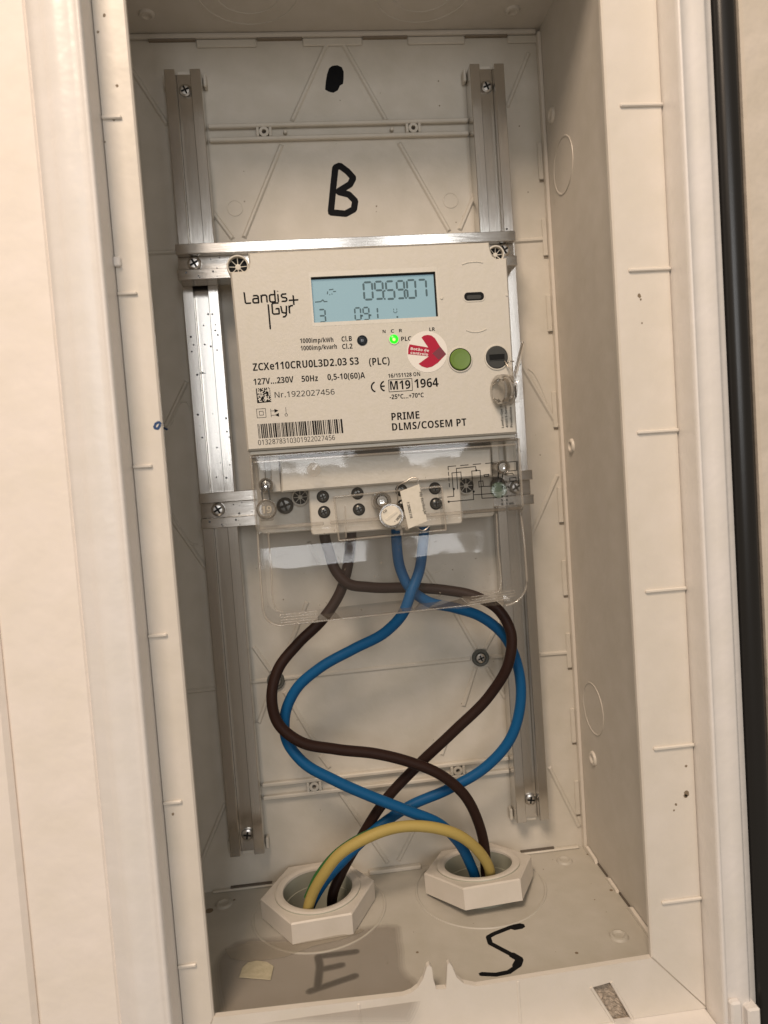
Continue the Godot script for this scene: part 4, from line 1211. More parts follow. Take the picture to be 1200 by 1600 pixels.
	g.prism(rounded(Vector2(op.x - 4.8, op.y - 1.95), Vector2(op.x + 4.8, op.y + 1.95), 1.8, 8), FACE + 0.15, FACE + 0.26, 0.05)
	obj("dark_window", g, M.black, port)
	g = Geo.new()
	g.prism(rounded(Vector2(op.x - 3.6, op.y - 1.3), Vector2(op.x + 3.4, op.y + 0.6), 0.9, 6), FACE + 0.25, FACE + 0.34, 0.05)
	obj("window_lens", g, M.knob, port)
	# lamps
	var c := Vector3(-2.6, 289.99, 59)
	g = Geo.new()
	g.lathe([Vector2(2.5, 0), Vector2(2.4, 0.25), Vector2(2.1, 0.3), Vector2(2.0, 0.05), Vector2(1.6, 0.5), Vector2(0, 0.9)], c, Vector3.BACK, 28)
	obj("pulse_led", g, M.led_off, m)
	c = Vector3(12.41, 289.8, 59)
	g = Geo.new()
	g.lathe([Vector2(2.7, 0), Vector2(2.6, 0.3), Vector2(2.15, 0.32), Vector2(2.1, 0.05)], c, Vector3.BACK, 28)
	var ring := obj("status_led", g, M.meter, m)
	g = Geo.new()
	g.lathe([Vector2(2.1, 0.05), Vector2(1.7, 0.6), Vector2(0.9, 0.95), Vector2(0, 1.0)], c, Vector3.BACK, 24)
	obj("led_lens", g, M.led, ring)
	g = Geo.new()
	g.lathe([Vector2(0.75, 0.99), Vector2(0.5, 1.08), Vector2(0, 1.1)], c + Vector3(-0.1, -0.35, 0), Vector3.BACK, 16)
	obj("led_core", g, M.led_core, ring)
	var ll := OmniLight3D.new()
	ll.name = "status_glow"
	ll.light_color = Color(0.3, 1.0, 0.2)
	ll.light_energy = 0.0000025
	ll.light_size = 0.0015
	ll.omni_range = 2.0
	ll.omni_attenuation = 2.0
	ll.shadow_enabled = true
	ll.position = (c + Vector3(0, 0, 3.0) - origin_of(m)) * MM
	m.add_child(ll)
	# arrow sticker
	c = Vector3(27.87, 283.05, 59)
	var su := ((Vector3(37.58, 282.74, 59) - Vector3(18.2, 283.03, 59)) / 2.0).length()
	var stk := Geo.new()
	stk.prism(circle(Vector2(c.x, c.y), su, 56), FACE + 0.01, FACE + 0.12, 0.03)
	var sticker := obj("arrow_sticker", stk, M.sticker, m)
	var sp := func(list: Array) -> PackedVector2Array: return arr(list)
	obj("arrow_stem", ink([sp.call([Vector3(19.7, 287.01, 59), Vector3(29.99, 284.66, 59), Vector3(31.11, 283.09, 59), Vector3(29.1, 280.78, 59), Vector3(18.62, 282.41, 59), Vector3(18.89, 284.95, 59)])], FACE + 0.13, Vector3.ZERO), M.red, sticker)
	obj("arrow_arm", ink([sp.call([Vector3(25.57, 289.86, 59), Vector3(26.71, 290.7, 59), Vector3(28.57, 290.97, 59), Vector3(30.39, 290.57, 59), Vector3(31.99, 289.22, 59), Vector3(34.19, 285.18, 59), Vector3(36.87, 281.47, 59), Vector3(33, 279.06, 59), Vector3(30.27, 282.08, 59)])], FACE + 0.135, Vector3.ZERO), M.red, sticker)
	obj("arrow_arm", ink([sp.call([Vector3(36.87, 281.47, 59), Vector3(32.59, 277.57, 59), Vector3(29.7, 275.91, 59), Vector3(27.2, 275.45, 59), Vector3(24.8, 276.34, 59), Vector3(23.35, 277.63, 59), Vector3(30.43, 282.07, 59), Vector3(34.19, 285.18, 59)])], FACE + 0.14, Vector3.ZERO), M.red, sticker)
	obj("arrow_overlap", ink([sp.call([Vector3(34.19, 285.18, 59), Vector3(36.87, 281.47, 59), Vector3(33.06, 278.99, 59), Vector3(30.33, 282.07, 59)])], FACE + 0.19, Vector3.ZERO), M.red_dark, sticker)
	print_line("Botão de", Vector3(19.98, 284.35, 59) + Vector3(0, 0, 0.21), Vector3(28.63, 282.92, 59) + Vector3(0, 0, 0.21), 1.25, true, M.white_print, sticker)
	print_line("controlo", Vector3(19.79, 282.5, 59) + Vector3(0, 0, 0.21), Vector3(28.05, 281.14, 59) + Vector3(0, 0, 0.21), 1.25, true, M.white_print, sticker)
	# green push button
	c = Vector3(43.46, 278.48, 59)
	g = Geo.new()
	g.lathe([Vector2(6.1, 0), Vector2(5.9, 0.5), Vector2(5.4, 0.55), Vector2(5.35, -0.2)], c, Vector3.BACK, 40)
	var pb := obj("push_button", g, M.meter, m)
	g = Geo.new()
	g.lathe([Vector2(5.35, 0.0), Vector2(4.95, 0.0)], c + Vector3(0, 0, 0.03), Vector3.BACK, 40)
	obj("button_gap", g, M.black_matt, pb)
	g = Geo.new()
	g.lathe([Vector2(5.0, 0), Vector2(4.95, 0.9), Vector2(4.6, 1.2), Vector2(3.0, 1.05), Vector2(0, 0.95)], c, Vector3.BACK, 40)
	obj("button_cap", g, M.green_button, pb)
	# rotary lock
	c = Vector3(61.3, 278.56, 59)
	g = Geo.new()
	g.lathe([Vector2(6.2, 0), Vector2(6.0, 0.45), Vector2(5.45, 0.5), Vector2(5.4, -0.2)], c, Vector3.BACK, 40)
	var kn := obj("rotary_lock", g, M.meter, m)
	g = Geo.new()
	g.lathe([Vector2(5.4, 0.0), Vector2(5.3, 0.5), Vector2(5.0, 0.7), Vector2(0, 0.7)], c, Vector3.BACK, 40)
	obj("lock_disc", g, M.knob, kn)
	g = Geo.new()
	g.box(c + Vector3(-3.7, -1.3, 0.68), c + Vector3(3.7, 1.3, 0.76))
	obj("lock_slot", g, M.black, kn)
	g = Geo.new()
	g.box(c + Vector3(-3.9, 1.3, 0.66), c + Vector3(3.9, 1.6, 0.95), 0.1)
	g.box(c + Vector3(-3.9, -1.6, 0.66), c + Vector3(3.9, -1.3, 0.95), 0.1)
	obj("slot_edge", g, M.knob, kn)
	# mounting ears in the notched corners, with spoked nuts
	for e in [[Vector3(-58.26, 329.48, 50), 4.4], [Vector3(66.62, 329.99, 50), 3.4]]:
		ear(m, e[0], e[1])
	# shadow gap strip at the foot of the housing
	g = Geo.new()
	g.box(Vector3(-59.2, 239.9, 26), Vector3(68.8, 241.6, 56.6), 0.3)
	obj("housing_ledge", g, M.meter_low, m)
	# lower body behind the transparent cover
	g = Geo.new()
	g.prism(rounded(Vector2(Vector3(-59.74, 200.21, 26).x, Vector3(-59.74, 200.21, 26).y), Vector2(Vector3(63.62, 202.45, 26).x, 240), 2.5), 24.1, 27.0, 0.5)
	var base := obj("base_plate", g, M.meter_low, m)
	g = Geo.new()
	g.prism(arr([Vector3(-45.83, 237.25, 49), Vector3(-46.15, 221.32, 49), Vector3(58, 221.99, 49), Vector3(58.24, 235.81, 49)]), 28, 49.0, 0.8)
	obj("upper_block", g, M.meter_low, m)
	g = Geo.new()
	for s2: float in [0.0, 1.0]:
		var xa: float = [Vector3(-56.77, 237.46, 46).x, Vector3(59.33, 235.87, 46).x][s2]
		var xb: float = [Vector3(-46.33, 236.74, 46).x, Vector3(71.76, 235.04, 46).x][s2]
		var yb: float = [Vector3(-57.11, 221.6, 46).y, Vector3(59.06, 221.45, 46).y][s2]
		var w := xb - xa
		g.box(Vector3(xa, yb, 28), Vector3(xa + w * 0.3, 240, 46), 0.4)
		g.box(Vector3(xb - w * 0.42, yb, 28), Vector3(xb - 0.05, 240, 46), 0.4)
		g.box(Vector3(xa + w * 0.3, yb, 28), Vector3(xb - w * 0.42, 240, 42), 0.2)
	obj("screw_column", g, M.meter_low, m)
	g = Geo.new()
	g.prism(rounded(Vector2(Vector3(-33.4, 198.49, 43).x, Vector3(2.73, 198.85, 43).y), Vector2(Vector3(42.89, 204.8, 43).x, 226), 1.6), 27.0, 43.0, 0.6)
	var tb := obj("terminal_block", g, M.meter_low, m)
	for p in [Vector3(-26.41, 217.7, 43), Vector3(-26.35, 210.06, 43), Vector3(-9.2, 218.03, 43), Vector3(-9.05, 210.03, 43), Vector3(12.81, 218.02, 43), Vector3(12.91, 210.3, 43), Vector3(29.84, 217.74, 43), Vector3(29.8, 210, 43)]:
		g = Geo.new()
		g.lathe([Vector2(3.1, 0.1), Vector2(3.1, 0.16), Vector2(0, 0.16)], Vector3(p.x, p.y, 43), Vector3.BACK, 24)
		var ho := obj("screw_hole", g, M.black, tb)
		screw(tb, Vector3(p.x, p.y, 43.1), 2.3, p.x, M.steel_dark, "terminal_screw")
	# the star-spoked fixing nuts and mounting screws below
	for e in [[Vector3(-37.89, 217.91, 30), 3.6], [Vector3(48.84, 217.54, 30), 3.8]]:
		ear(m, e[0], e[1])
	screw(m, Vector3(-45.92, 214.16, 28), 4.3, 0.3, M.steel_dark, "mounting_screw")
	screw(m, Vector3(66.11, 216.96, 28), 4.0, 0.9, M.steel_dark, "mounting_screw")
	build_cover(m)

func ear(m: Node3D, c: Vector3, r: float) -> void:
	var g := Geo.new()
	g.lathe([Vector2(r + 0.9, -24 + 2), Vector2(r + 0.9, 0), Vector2(r + 0.6, 0.4), Vector2(r + 0.2, 0.4), Vector2(r, 0.1), Vector2(r, -2.0)], c, Vector3.BACK, 32)
	var e := obj("mounting_ear", g, M.meter, m)
	g = Geo.new()
	g.lathe([Vector2(r, -2.0), Vector2(0, -2.0)], c, Vector3.BACK, 24)
	obj("ear_recess", g, M.black, e)
	g = Geo.new()
	for k in 8:
		var a := TAU * k / 8
		var d := Vector3(cos(a), sin(a), 0)
		var n := Vector3(-d.y, d.x, 0) * 0.16
		g.quad(c + d * 0.6 - n + Vector3(0, 0, -1.5), c + d * r * 0.95 - n + Vector3(0, 0, -0.6), c + d * r * 0.95 + n + Vector3(0, 0, -0.6), c + d * 0.6 + n + Vector3(0, 0, -1.5))
	g.lathe([Vector2(r * 0.32, -1.9), Vector2(r * 0.3, -1.1), Vector2(0, -0.9)], c, Vector3.BACK, 16)
	obj("spoked_insert", g, M.meter, e)

func build_cover(m: Node3D) -> void:
	# transparent terminal cover: a dished front, side walls, bottom flange and moulded edges
	var x0 := -58.8
	var x1 := 70.2
	var bot := 158.0
	var prof := []   # (y, z) down the front
	for p in [[239.4, 57.0], [206.0, 57.0], [204.4, 55.0], [203.0, 52.2], [199.0, 53.7], [195.5, 54.7], [191.0, 55.55], [185.0, 56.1], [175.0, 56.4], [164.0, 56.6], [160.0, 56.0], [bot, 54.0]]: prof.append(Vector2(p[0], p[1]))
	var half := func(y: float, s: float) -> float:
		# outline: sides a little wider towards the bottom, rounded lower corners
		var r := 9.0 if s < 0 else 12.0
		var w: float = x1 if s > 0 else (x0 + 0.0)
		if y < bot + r:
			var k := (bot + r - y) / r
			w -= s * r * (1.0 - sqrt(maxf(0.0, 1.0 - k * k)))
		return w
	var rows := []
	for i in prof.size() - 1:
		var n := 6
		for k in n: rows.append(prof[i].lerp(prof[i + 1], float(k) / n))
	rows.append(prof[prof.size() - 1])
	var g := Geo.new()
	var low := Geo.new()
	for i in rows.size() - 1:
		var a: Vector2 = rows[i]
		var b: Vector2 = rows[i + 1]
		var to := low if a.x <= 203.01 else g
		to.quad(Vector3(half.call(b.x, -1.0), b.x, b.y), Vector3(half.call(b.x, 1.0), b.x, b.y), Vector3(half.call(a.x, 1.0), a.x, a.y), Vector3(half.call(a.x, -1.0), a.x, a.y), 1)
	var cov := obj("terminal_cover", g, M.clear, m)
	obj("dished_front", low, M.clear_wavy, cov)
	for s: float in [-1.0, 1.0]:
		g = Geo.new()
		for i in rows.size() - 1:
			var a: Vector2 = rows[i]
			var b: Vector2 = rows[i + 1]
			var pa := Vector3(half.call(a.x, s), a.x, a.y)
			var pb := Vector3(half.call(b.x, s), b.x, b.y)
			var qa := Vector3(pa.x, pa.y, 26)
			var qb := Vector3(pb.x, pb.y, 26)
			if s > 0: g.quad(pa, pb, qb, qa, 1)
			else: g.quad(pb, pa, qa, qb, 1)
		obj("cover_side", g, M.clear_smoke, cov)
		# inner step running parallel to the side wall
		g = Geo.new()
		var pl := PackedVector3Array()
		for i in rows.size():
			var a: Vector2 = rows[i]
			if a.x > bot + 8.5: pl.append(Vector3(half.call(a.x, s), a.x, a.y + 0.1))
		for k in 7: 
			var t := PI / 2 * k / 6
			var r := 8.5 if s < 0 else 11.5
			var cx: float = half.call(bot + 12.5, s) - s * r
			pl.append(Vector3(cx + s * r * cos(t), bot + r - r * sin(t), 56.3))
		g.tube(pl, 0.55, 8)
		obj("cover_edge", g, M.clear_edge, cov)
		g = Geo.new()
		pl = PackedVector3Array()
		var ins := 5.2 if s < 0 else 13.0
		pl.append(Vector3(half.call(200, s) - s * ins, 203.5, 56.0))
		pl.append(Vector3(half.call(185, s) - s * ins, 185, 54.6))
		pl.append(Vector3(half.call(175, s) - s * ins, 168.5, 55.6))
		pl.append(Vector3(half.call(175, s) - s * (ins + 1.2), 165.5, 55.8))
		pl.append(Vector3(half.call(175, s) - s * (ins + 4.0), 164.5, 55.9))
		g.tube(spline(pl, 5), 0.4, 8)
		obj("cover_edge", g, M.clear_edge, cov)
	# bottom flange with the cable cut-out
	g = Geo.new()
	g.box(Vector3(x0 + 8, bot - 0.6, 26), Vector3(-33.0, bot + 0.6, 54), 0.3)
	g.box(Vector3(41.0, bot + 1.8, 26), Vector3(62.0, bot + 2.8, 54), 0.3)
	obj("bottom_flange", g, M.clear_edge, cov)
	g = Geo.new()
	g.quad(Vector3(-33.0, bot, 54), Vector3(41.0, bot + 1.6, 54), Vector3(41.0, bot + 1.6, 22), Vector3(-33.0, bot, 22))
	obj("bottom_panel", g, M.clear_dark, cov)
	for k in 4:
		g = Geo.new()
		g.tube(PackedVector3Array([Vector3(x0 + 8 - k * 0.2, bot + 1.4 + k * 1.2, 56.2 - k * 0.2), Vector3(-34.0, bot + 1.6 + k * 1.2, 56.2 - k * 0.2)]), 0.22, 6)
		obj("flange_ridge", g, M.clear_edge, cov)
	for k in 3:
		g = Geo.new()
		g.tube(PackedVector3Array([Vector3(42.0, bot + 3.0 + k * 1.3, 56.2 - k * 0.2), Vector3(64.0, bot + 4.4 + k * 1.3, 56.2 - k * 0.2)]), 0.22, 6)
		obj("flange_ridge", g, M.clear_edge, cov)
	g = Geo.new()
	g.tube(PackedVector3Array([Vector3(x0 + 7, bot - 0.2, 54.6), Vector3(41, bot + 1.4, 54.6), Vector3(61, bot + 3.0, 54.6)]), 0.4, 8)
	obj("cover_edge", g, M.clear_edge, cov)
	# dust and rub marks on the clear front
	rng.seed = 63
	g = Geo.new()
	for k in 46:
		var py := rng.randf_range(162.0, 236.0)
		var pz := 57.15
		for i in prof.size() - 1:
			if py <= prof[i].x and py >= prof[i + 1].x: pz = lerpf(prof[i].y, prof[i + 1].y, (prof[i].x - py) / maxf(prof[i].x - prof[i + 1].x, 0.001)) + 0.12
		var px := rng.randf_range(-52.0, 64.0)
		var ang := rng.randf() * PI
		var len := rng.randf_range(0.15, 0.5) if k % 4 else rng.randf_range(1.0, 4.0)
		var wd := rng.randf_range(0.12, 0.3) if k % 4 else 0.06
		var d1 := Vector3(cos(ang), sin(ang), 0)
		var d2 := Vector3(-d1.y, d1.x, 0) * wd
		var mid := Vector3(px, py, pz)
		g.quad(mid - d1 * len - d2, mid + d1 * len - d2, mid + d1 * len + d2, mid - d1 * len + d2)
	var dust := obj("rub_marks", g, M.dust, cov)
	dust.set_meta("kind", "stuff")
	# top edge, the horizontal ledge half way down
	g = Geo.new()
	g.box(Vector3(x0, 238.4, 54.2), Vector3(x1, 239.5, 57.2), 0.3)
	obj("cover_edge", g, M.clear_dark, cov)
	g = Geo.new()
	g.box(Vector3(x0 + 1.0, 236.0, 55.2), Vector3(x1 - 1.0, 237.0, 56.8), 0.3)
	obj("cover_edge", g, M.clear_edge, cov)
	for sgm in [[x0 + 1.5, -27.0, 205.2], [-24.0, 40.0, 205.3], [40.5, 62.0, 205.3], [63.0, 70.6, 205.3]]:
		g = Geo.new()
		g.box(Vector3(sgm[0], sgm[2] - 0.9, 53.0), Vector3(sgm[1], sgm[2] + 0.9, 56.9), 0.5)
		obj("cover_ledge", g, M.clear_edge if sgm[0] < 40 else M.clear_dark, cov)
	# clear box moulded round the middle terminals
	var bx := [Vector3(-21.24, 217.35, 57), Vector3(30.82, 218.77, 57), Vector3(31.59, 197.58, 57), Vector3(-20.35, 196.43, 57)]
	for k in 4:
		var a: Vector3 = bx[k]
		var b: Vector3 = bx[(k + 1) % 4]
		g = Geo.new()
		g.quad(a, b, b + Vector3(0, 0, -12), a + Vector3(0, 0, -12))
		obj("box_wall", g, M.clear_smoke, cov)
		g = Geo.new()
		g.tube(PackedVector3Array([a, b]), 0.5, 8)
		obj("box_edge", g, M.clear_edge, cov)
	g = Geo.new()
	g.tube(PackedVector3Array([Vector3(-16.37, 213.01, 57), Vector3(-16.89, 197.69, 57)]), 0.35, 8)
	obj("box_edge", g, M.clear_edge, cov)
	# cover screws in their clear tubes
	for e in [[Vector3(-52.79, 225.43, 57), 2.5, 3.4], [Vector3(61.63, 225.9, 57), 2.6, 3.4], [Vector3(1.52, 213.82, 57), 3.0, 4.4]]:
		g = Geo.new()
		var cc: Vector3 = e[0]
		g.lathe([Vector2(e[2], -14), Vector2(e[2], 0.6), Vector2(e[2] - 0.3, 0.8), Vector2(e[2] - 0.6, 0.6), Vector2(e[2] - 0.6, -10)], cc, Vector3.BACK, 28)
		var tb := obj("screw_tube", g, M.clear_dark, cov)
		g = Geo.new()
		g.lathe([Vector2(e[1], -3), Vector2(e[1], 0.0), Vector2(e[1] * 0.8, 0.7), Vector2(e[1] * 0.45, 1.0), Vector2(e[1] * 0.4, 0.2), Vector2(0, 0.1)], cc + Vector3(0, 0, -0.6), Vector3.BACK, 24)
		g.box(cc + Vector3(-e[1] * 0.55, -0.25, -0.5), cc + Vector3(e[1] * 0.55, 0.35, 0.35), 0.1)
		obj("cover_screw", g, M.chrome, tb)
	# round sight lens in the upper strip
	g = Geo.new()
	g.lathe([Vector2(3.3, 0.0), Vector2(3.3, 0.5), Vector2(3.0, 0.6), Vector2(2.8, 0.2), Vector2(1.2, 0.5), Vector2(0, 0.6)], Vector3(-29.78, 231.06, 57), Vector3.BACK, 32)
	obj("sight_lens", g, M.clear_edge, cov)
	# wiring diagram printed on the cover
	var D := [
		[Vector3(34.59, 228.09, 57), Vector3(59.25, 228.4, 57)], [Vector3(34.59, 228.09, 57), Vector3(34.64, 217.25, 57)], [Vector3(59.25, 228.4, 57), Vector3(59.02, 219.85, 57)],
		[Vector3(38.59, 226.88, 57), Vector3(48.07, 227.15, 57)], [Vector3(48.07, 227.15, 57), Vector3(48.26, 225.28, 57)], [Vector3(38.59, 226.88, 57), Vector3(38.56, 216.97, 57)],
		[Vector3(36.26, 224.88, 57), Vector3(40.67, 225.04, 57)], [Vector3(36.26, 224.88, 57), Vector3(36.37, 217.13, 57)], [Vector3(40.67, 225.04, 57), Vector3(40.73, 221.16, 57)],
		[Vector3(46.04, 225.12, 57), Vector3(50.15, 225.14, 57)], [Vector3(46.04, 225.12, 57), Vector3(46.09, 211.44, 57)], [Vector3(50.15, 225.14, 57), Vector3(50.23, 211.75, 57)],
		[Vector3(49.18, 219.93, 57), Vector3(51.24, 219.94, 57)], [Vector3(51.24, 219.94, 57), Vector3(51.23, 217.29, 57)], [Vector3(49.18, 219.93, 57), Vector3(49.15, 217.13, 57)], [Vector3(49.15, 217.13, 57), Vector3(51.23, 217.29, 57)],
		[Vector3(33.29, 213.47, 57), Vector3(36.44, 213.55, 57)], [Vector3(36.44, 213.55, 57), Vector3(36.52, 217.12, 57)], [Vector3(33.45, 211.13, 57), Vector3(46.08, 211.28, 57)], [Vector3(46.55, 213.58, 57), Vector3(56.38, 213.49, 57)], [Vector3(50.22, 211.6, 57), Vector3(57.52, 211.37, 57)], [Vector3(51.23, 217.29, 57), Vector3(56.61, 217.06, 57)],
		[Vector3(51.9, 222.84, 57), Vector3(54.29, 222.99, 57)], [Vector3(51.9, 222.84, 57), Vector3(52.16, 221.89, 57)], [Vector3(52.16, 221.89, 57), Vector3(54.23, 222.06, 57)], [Vector3(54.29, 222.99, 57), Vector3(54.23, 222.06, 57)],
		[Vector3(64.33, 228.2, 57), Vector3(68.32, 228.24, 57)], [Vector3(68.32, 228.24, 57), Vector3(68.21, 223.88, 57)], [Vector3(64.37, 223.83, 57), Vector3(68.21, 223.88, 57)], [Vector3(68.96, 228.19, 57), Vector3(68.75, 217.27, 57)],
		[Vector3(62.05, 222.44, 57), Vector3(66.21, 222.61, 57)], [Vector3(66.21, 222.61, 57), Vector3(66.48, 221.81, 57)], [Vector3(64.47, 220.39, 57), Vector3(67.67, 220.48, 57)], [Vector3(64.69, 218.82, 57), Vector3(67.73, 218.91, 57)], [Vector3(64.47, 220.39, 57), Vector3(64.69, 218.82, 57)], [Vector3(67.67, 220.48, 57), Vector3(67.73, 218.91, 57)],
	]
	g = Geo.new()
	var lay := 0
	for l in D:
		var a: Vector3 = l[0]
		var b: Vector3 = l[1]
		var dash := lay < 3
		var steps := 12 if dash else 1
		for k in steps:
			if dash and k % 3 == 2: continue
			var p := a.lerp(b, float(k) / steps)
			var q := a.lerp(b, float(k + (0.8 if dash else 1.0)) / steps)
			var d := (q - p).normalized() * 0.19
			var n := Vector3(-d.y, d.x, 0)
			var z := Vector3(0, 0, 0.12 + 0.004 * (lay % 4))
			g.quad(p - d - n + z, q + d - n + z, q + d + n + z, p - d + n + z)
		lay += 1
	for p in [Vector3(33.76, 211.11, 57), Vector3(36.68, 217.1, 57), Vector3(48.26, 225.28, 57), Vector3(46.33, 215.16, 57)]:
		g.prism(circle(Vector2(p.x, p.y), 0.55, 10), 57.15, 57.18, 0.0, Vector3.ZERO, Vector3.RIGHT, Vector3.UP, false)
	obj("wiring_diagram", g, M.print, cov)
	for t in [["1 - L", Vector3(60.19, 218.2, 57), Vector3(63.38, 218.19, 57)], ["3 - N", Vector3(60.03, 215.72, 57), Vector3(63.85, 215.66, 57)], ["4 - A", Vector3(59.74, 211.21, 57), Vector3(63.25, 211.17, 57)], ["5 - A", Vector3(59.62, 209.34, 57), Vector3(63.13, 209.3, 57)], ["6 - 5 Wh", Vector3(59.67, 207.52, 57), Vector3(65.89, 207.37, 57)], ["12V", Vector3(64.29, 217.44, 57), Vector3(66.52, 217.43, 57)]]:
		print_line(t[0], t[1] + Vector3(0, 0, 0.14), t[2] + Vector3(0, 0, 0.14), 1.15, true, M.print, cov)

# ------------------------------------------------------------------ seals
func build_seals() -> void:
	# left: clear disc with 19, hung on a wire from the cover screw
	var c := Vector3(-53.15, 214.09, 60.5)
	var o := thing("wire_seal", "small clear plastic seal embossed 19 hanging on wire from the left cover screw", "seal", c, "utility seals on the meter")
	var g := Geo.new()
	g.lathe([Vector2(0, -1.6), Vector2(4.0, -1.6), Vector2(4.5, -1.0), Vector2(4.5, 1.0), Vector2(4.0, 1.5), Vector2(3.4, 1.1), Vector2(0, 1.0)], c, Vector3(0.1, 0.1, 1), 32)
	g.box(c + Vector3(-3.2, -5.4, -1.0), c + Vector3(3.0, -3.0, 0.9), 0.5)
	obj("disc", g, M.clear_smoke, o)
	g = Geo.new()
	var hoop := PackedVector3Array()
	for k in 33: hoop.append(c + Vector3(cos(TAU * k / 32) * 4.4, sin(TAU * k / 32) * 4.4, 0.4))
	g.tube(hoop, 0.4, 8, false)
	obj("disc_rim", g, M.clear_dark, o)
	print_line("19", c + Vector3(-2.4, -1.7, 1.4), c + Vector3(2.4, -1.7, 1.4), 3.4, true, M.recess, o, Vector3(0.1, 0.1, 1).normalized(), "embossed_number")
	g = Geo.new()
	g.tube(spline([c + Vector3(-1.2, 3.8, 0), c + Vector3(-1.6, 7.5, -1.2), c + Vector3(-0.8, 11.0, -1.6), c + Vector3(0.6, 11.6, -1.6), c + Vector3(1.6, 8.0, -1.0), c + Vector3(1.9, 4.0, 0)], 5), 0.3, 8)
	obj("seal_wire", g, M.steel_dark, o)
	# middle: round white seal with a paper tag
	c = Vector3(5.07, 206.66, 61)
	o = thing("wire_seal", "round white seal in a clear housing with a white paper tag", "seal", c, "utility seals on the meter")
	g = Geo.new()
	g.lathe([Vector2(0, -3.0), Vector2(5.8, -3.0), Vector2(6.2, -2.4), Vector2(6.2, 0.2), Vector2(5.7, 0.7), Vector2(5.1, 0.7)], c, Vector3(-0.08, 0.05, 1), 36)
	obj("clear_housing", g, M.clear_smoke, o)
	g = Geo.new()
	g.lathe([Vector2(4.8, -1.5), Vector2(4.8, 1.5), Vector2(4.5, 1.8), Vector2(0, 1.85)], c, Vector3(-0.08, 0.05, 1), 36)
	var disc := obj("white_disc", g, M.paper, o)
	g = Geo.new()
	var e1 := Vector3(0.82, 0.57, 0.05).normalized()
	var e2 := Vector3(-0.57, 0.82, 0.0).normalized()
	g.prism(rounded(Vector2(-3.3, -0.65), Vector2(3.3, 0.65), 0.3), 1.8, 2.1, 0.1, c + Vector3(-0.1, 0.2, 0), e1, e2)
	obj("raised_bar", g, M.paper, disc)
	print_line("F 200202", c + e1 * -0.6 - e2 * 3.6 + Vector3(0.3, 0, 2.1), c + e1 * 3.6 - e2 * 2.6 + Vector3(0.3, 0, 2.2), 1.15, true, M.print, disc)
	print_line("CD", c + e1 * -1.6 + e2 * 3.0 + Vector3(-0.6, 0, 2.1), c + e1 * 0.4 + e2 * 3.0 + Vector3(-0.6, 0, 2.1), 1.0, true, M.print, disc)
	g = Geo.new()
	g.box(c + Vector3(1.2, -7.2, -2.4), c + Vector3(4.6, -4.2, 0.2), 0.5)
	g.box(c + Vector3(6.0, -7.6, -2.2), c + Vector3(8.4, -4.8, -0.4), 0.5)
	g.box(c + Vector3(3.8, -9.8, -2.0), c + Vector3(5.0, -6.8, -0.6), 0.3)
	g.box(c + Vector3(2.0, -6.2, -2.6), c + Vector3(9.0, -5.2, -0.9), 0.3)
	obj("housing_lugs", g, M.clear_edge, o)
	var t0 := Vector3(12.36, 200.1, 64)
	var ta := (Vector3(21.77, 202.96, 63) - t0)
	var tb := (Vector3(9.53, 217.98, 65) - t0)
	var tex := ta.normalized()
	var tn := tex.cross(tb).normalized()
	var tey := tn.cross(tex)
	g = Geo.new()
	g.prism(arr([Vector2(0, 0), Vector2(ta.length(), 0), Vector2(ta.length() + tb.dot(tex), tb.dot(tey)), Vector2(tb.dot(tex), tb.dot(tey))]), -0.12, 0.12, 0.05, t0, tex, tey)
	var tagm := obj("paper_tag", g, M.paper, o)
	var up := tb.normalized()
	for l in [["F 200202 518", 0.20, 0.24, 0.66], ["edp distribuição", 0.92, 0.20, 0.80]]:
		var p0: Vector3 = t0 + ta * l[1] + tb * l[3] + tn * 0.18
		var p1: Vector3 = t0 + ta * l[1] + tb * l[2] + tn * 0.18
		print_line(l[0], p0, p1, 1.25, true, M.print, tagm, tn)
	g = Geo.new()
	g.tube(spline([c + Vector3(3.0, 5.0, -1), Vector3(8.64, 213.72, 61), Vector3(8.99, 220.4, 62), Vector3(12.51, 222.27, 63), Vector3(17.44, 223.88, 63.5), Vector3(18.67, 222.89, 64), Vector3(18.04, 220.36, 64)], 6), 0.28, 8)
	g.tube(spline([Vector3(16.33, 200.36, 62), Vector3(19.36, 198.55, 61.5), Vector3(22.23, 199.86, 61.5), Vector3(22.91, 200.73, 61.5)], 5), 0.28, 8)
	obj("seal_wire", g, M.wire, o)
	# right: clear drum seal wired through the rotary lock
	c = Vector3(62.05, 262.16, 64)
	o = thing("wire_seal", "clear drum seal with a tilted flag wired beside the dark rotary lock", "seal", c, "utility seals on the meter")
	var ax := Vector3(1, 0.02, -0.35).normalized()
	g = Geo.new()
	g.lathe([Vector2(0, -3.2), Vector2(6.2, -3.2), Vector2(7.4, -2.4), Vector2(7.6, 0.0), Vector2(7.4, 3.0), Vector2(6.0, 3.6), Vector2(0, 3.6)], c, ax, 40)
	obj("drum", g, M.clear_smoke, o)
	g = Geo.new()
	g.lathe([Vector2(5.6, -2.6), Vector2(6.4, -2.0), Vector2(6.4, 0.2), Vector2(5.6, 0.4)], c, ax, 36)
	g.lathe([Vector2(6.9, 0.8), Vector2(7.0, 1.6), Vector2(6.4, 1.9)], c, ax, 36)
	obj("inner_ring", g, M.chrome, o)
	g = Geo.new()
	g.lathe([Vector2(0, 3.6), Vector2(5.6, 3.6), Vector2(6.6, 5.2), Vector2(6.6, 7.6), Vector2(5.8, 8.6), Vector2(0, 8.6)], c + Vector3(0, 0.4, 0), ax, 32)
	obj("drum_back", g, M.clear, o)
	g = Geo.new()
	var f0 := Vector3(68.43, 270.53, 62)
	var f1 := Vector3(73.7, 285.16, 60)
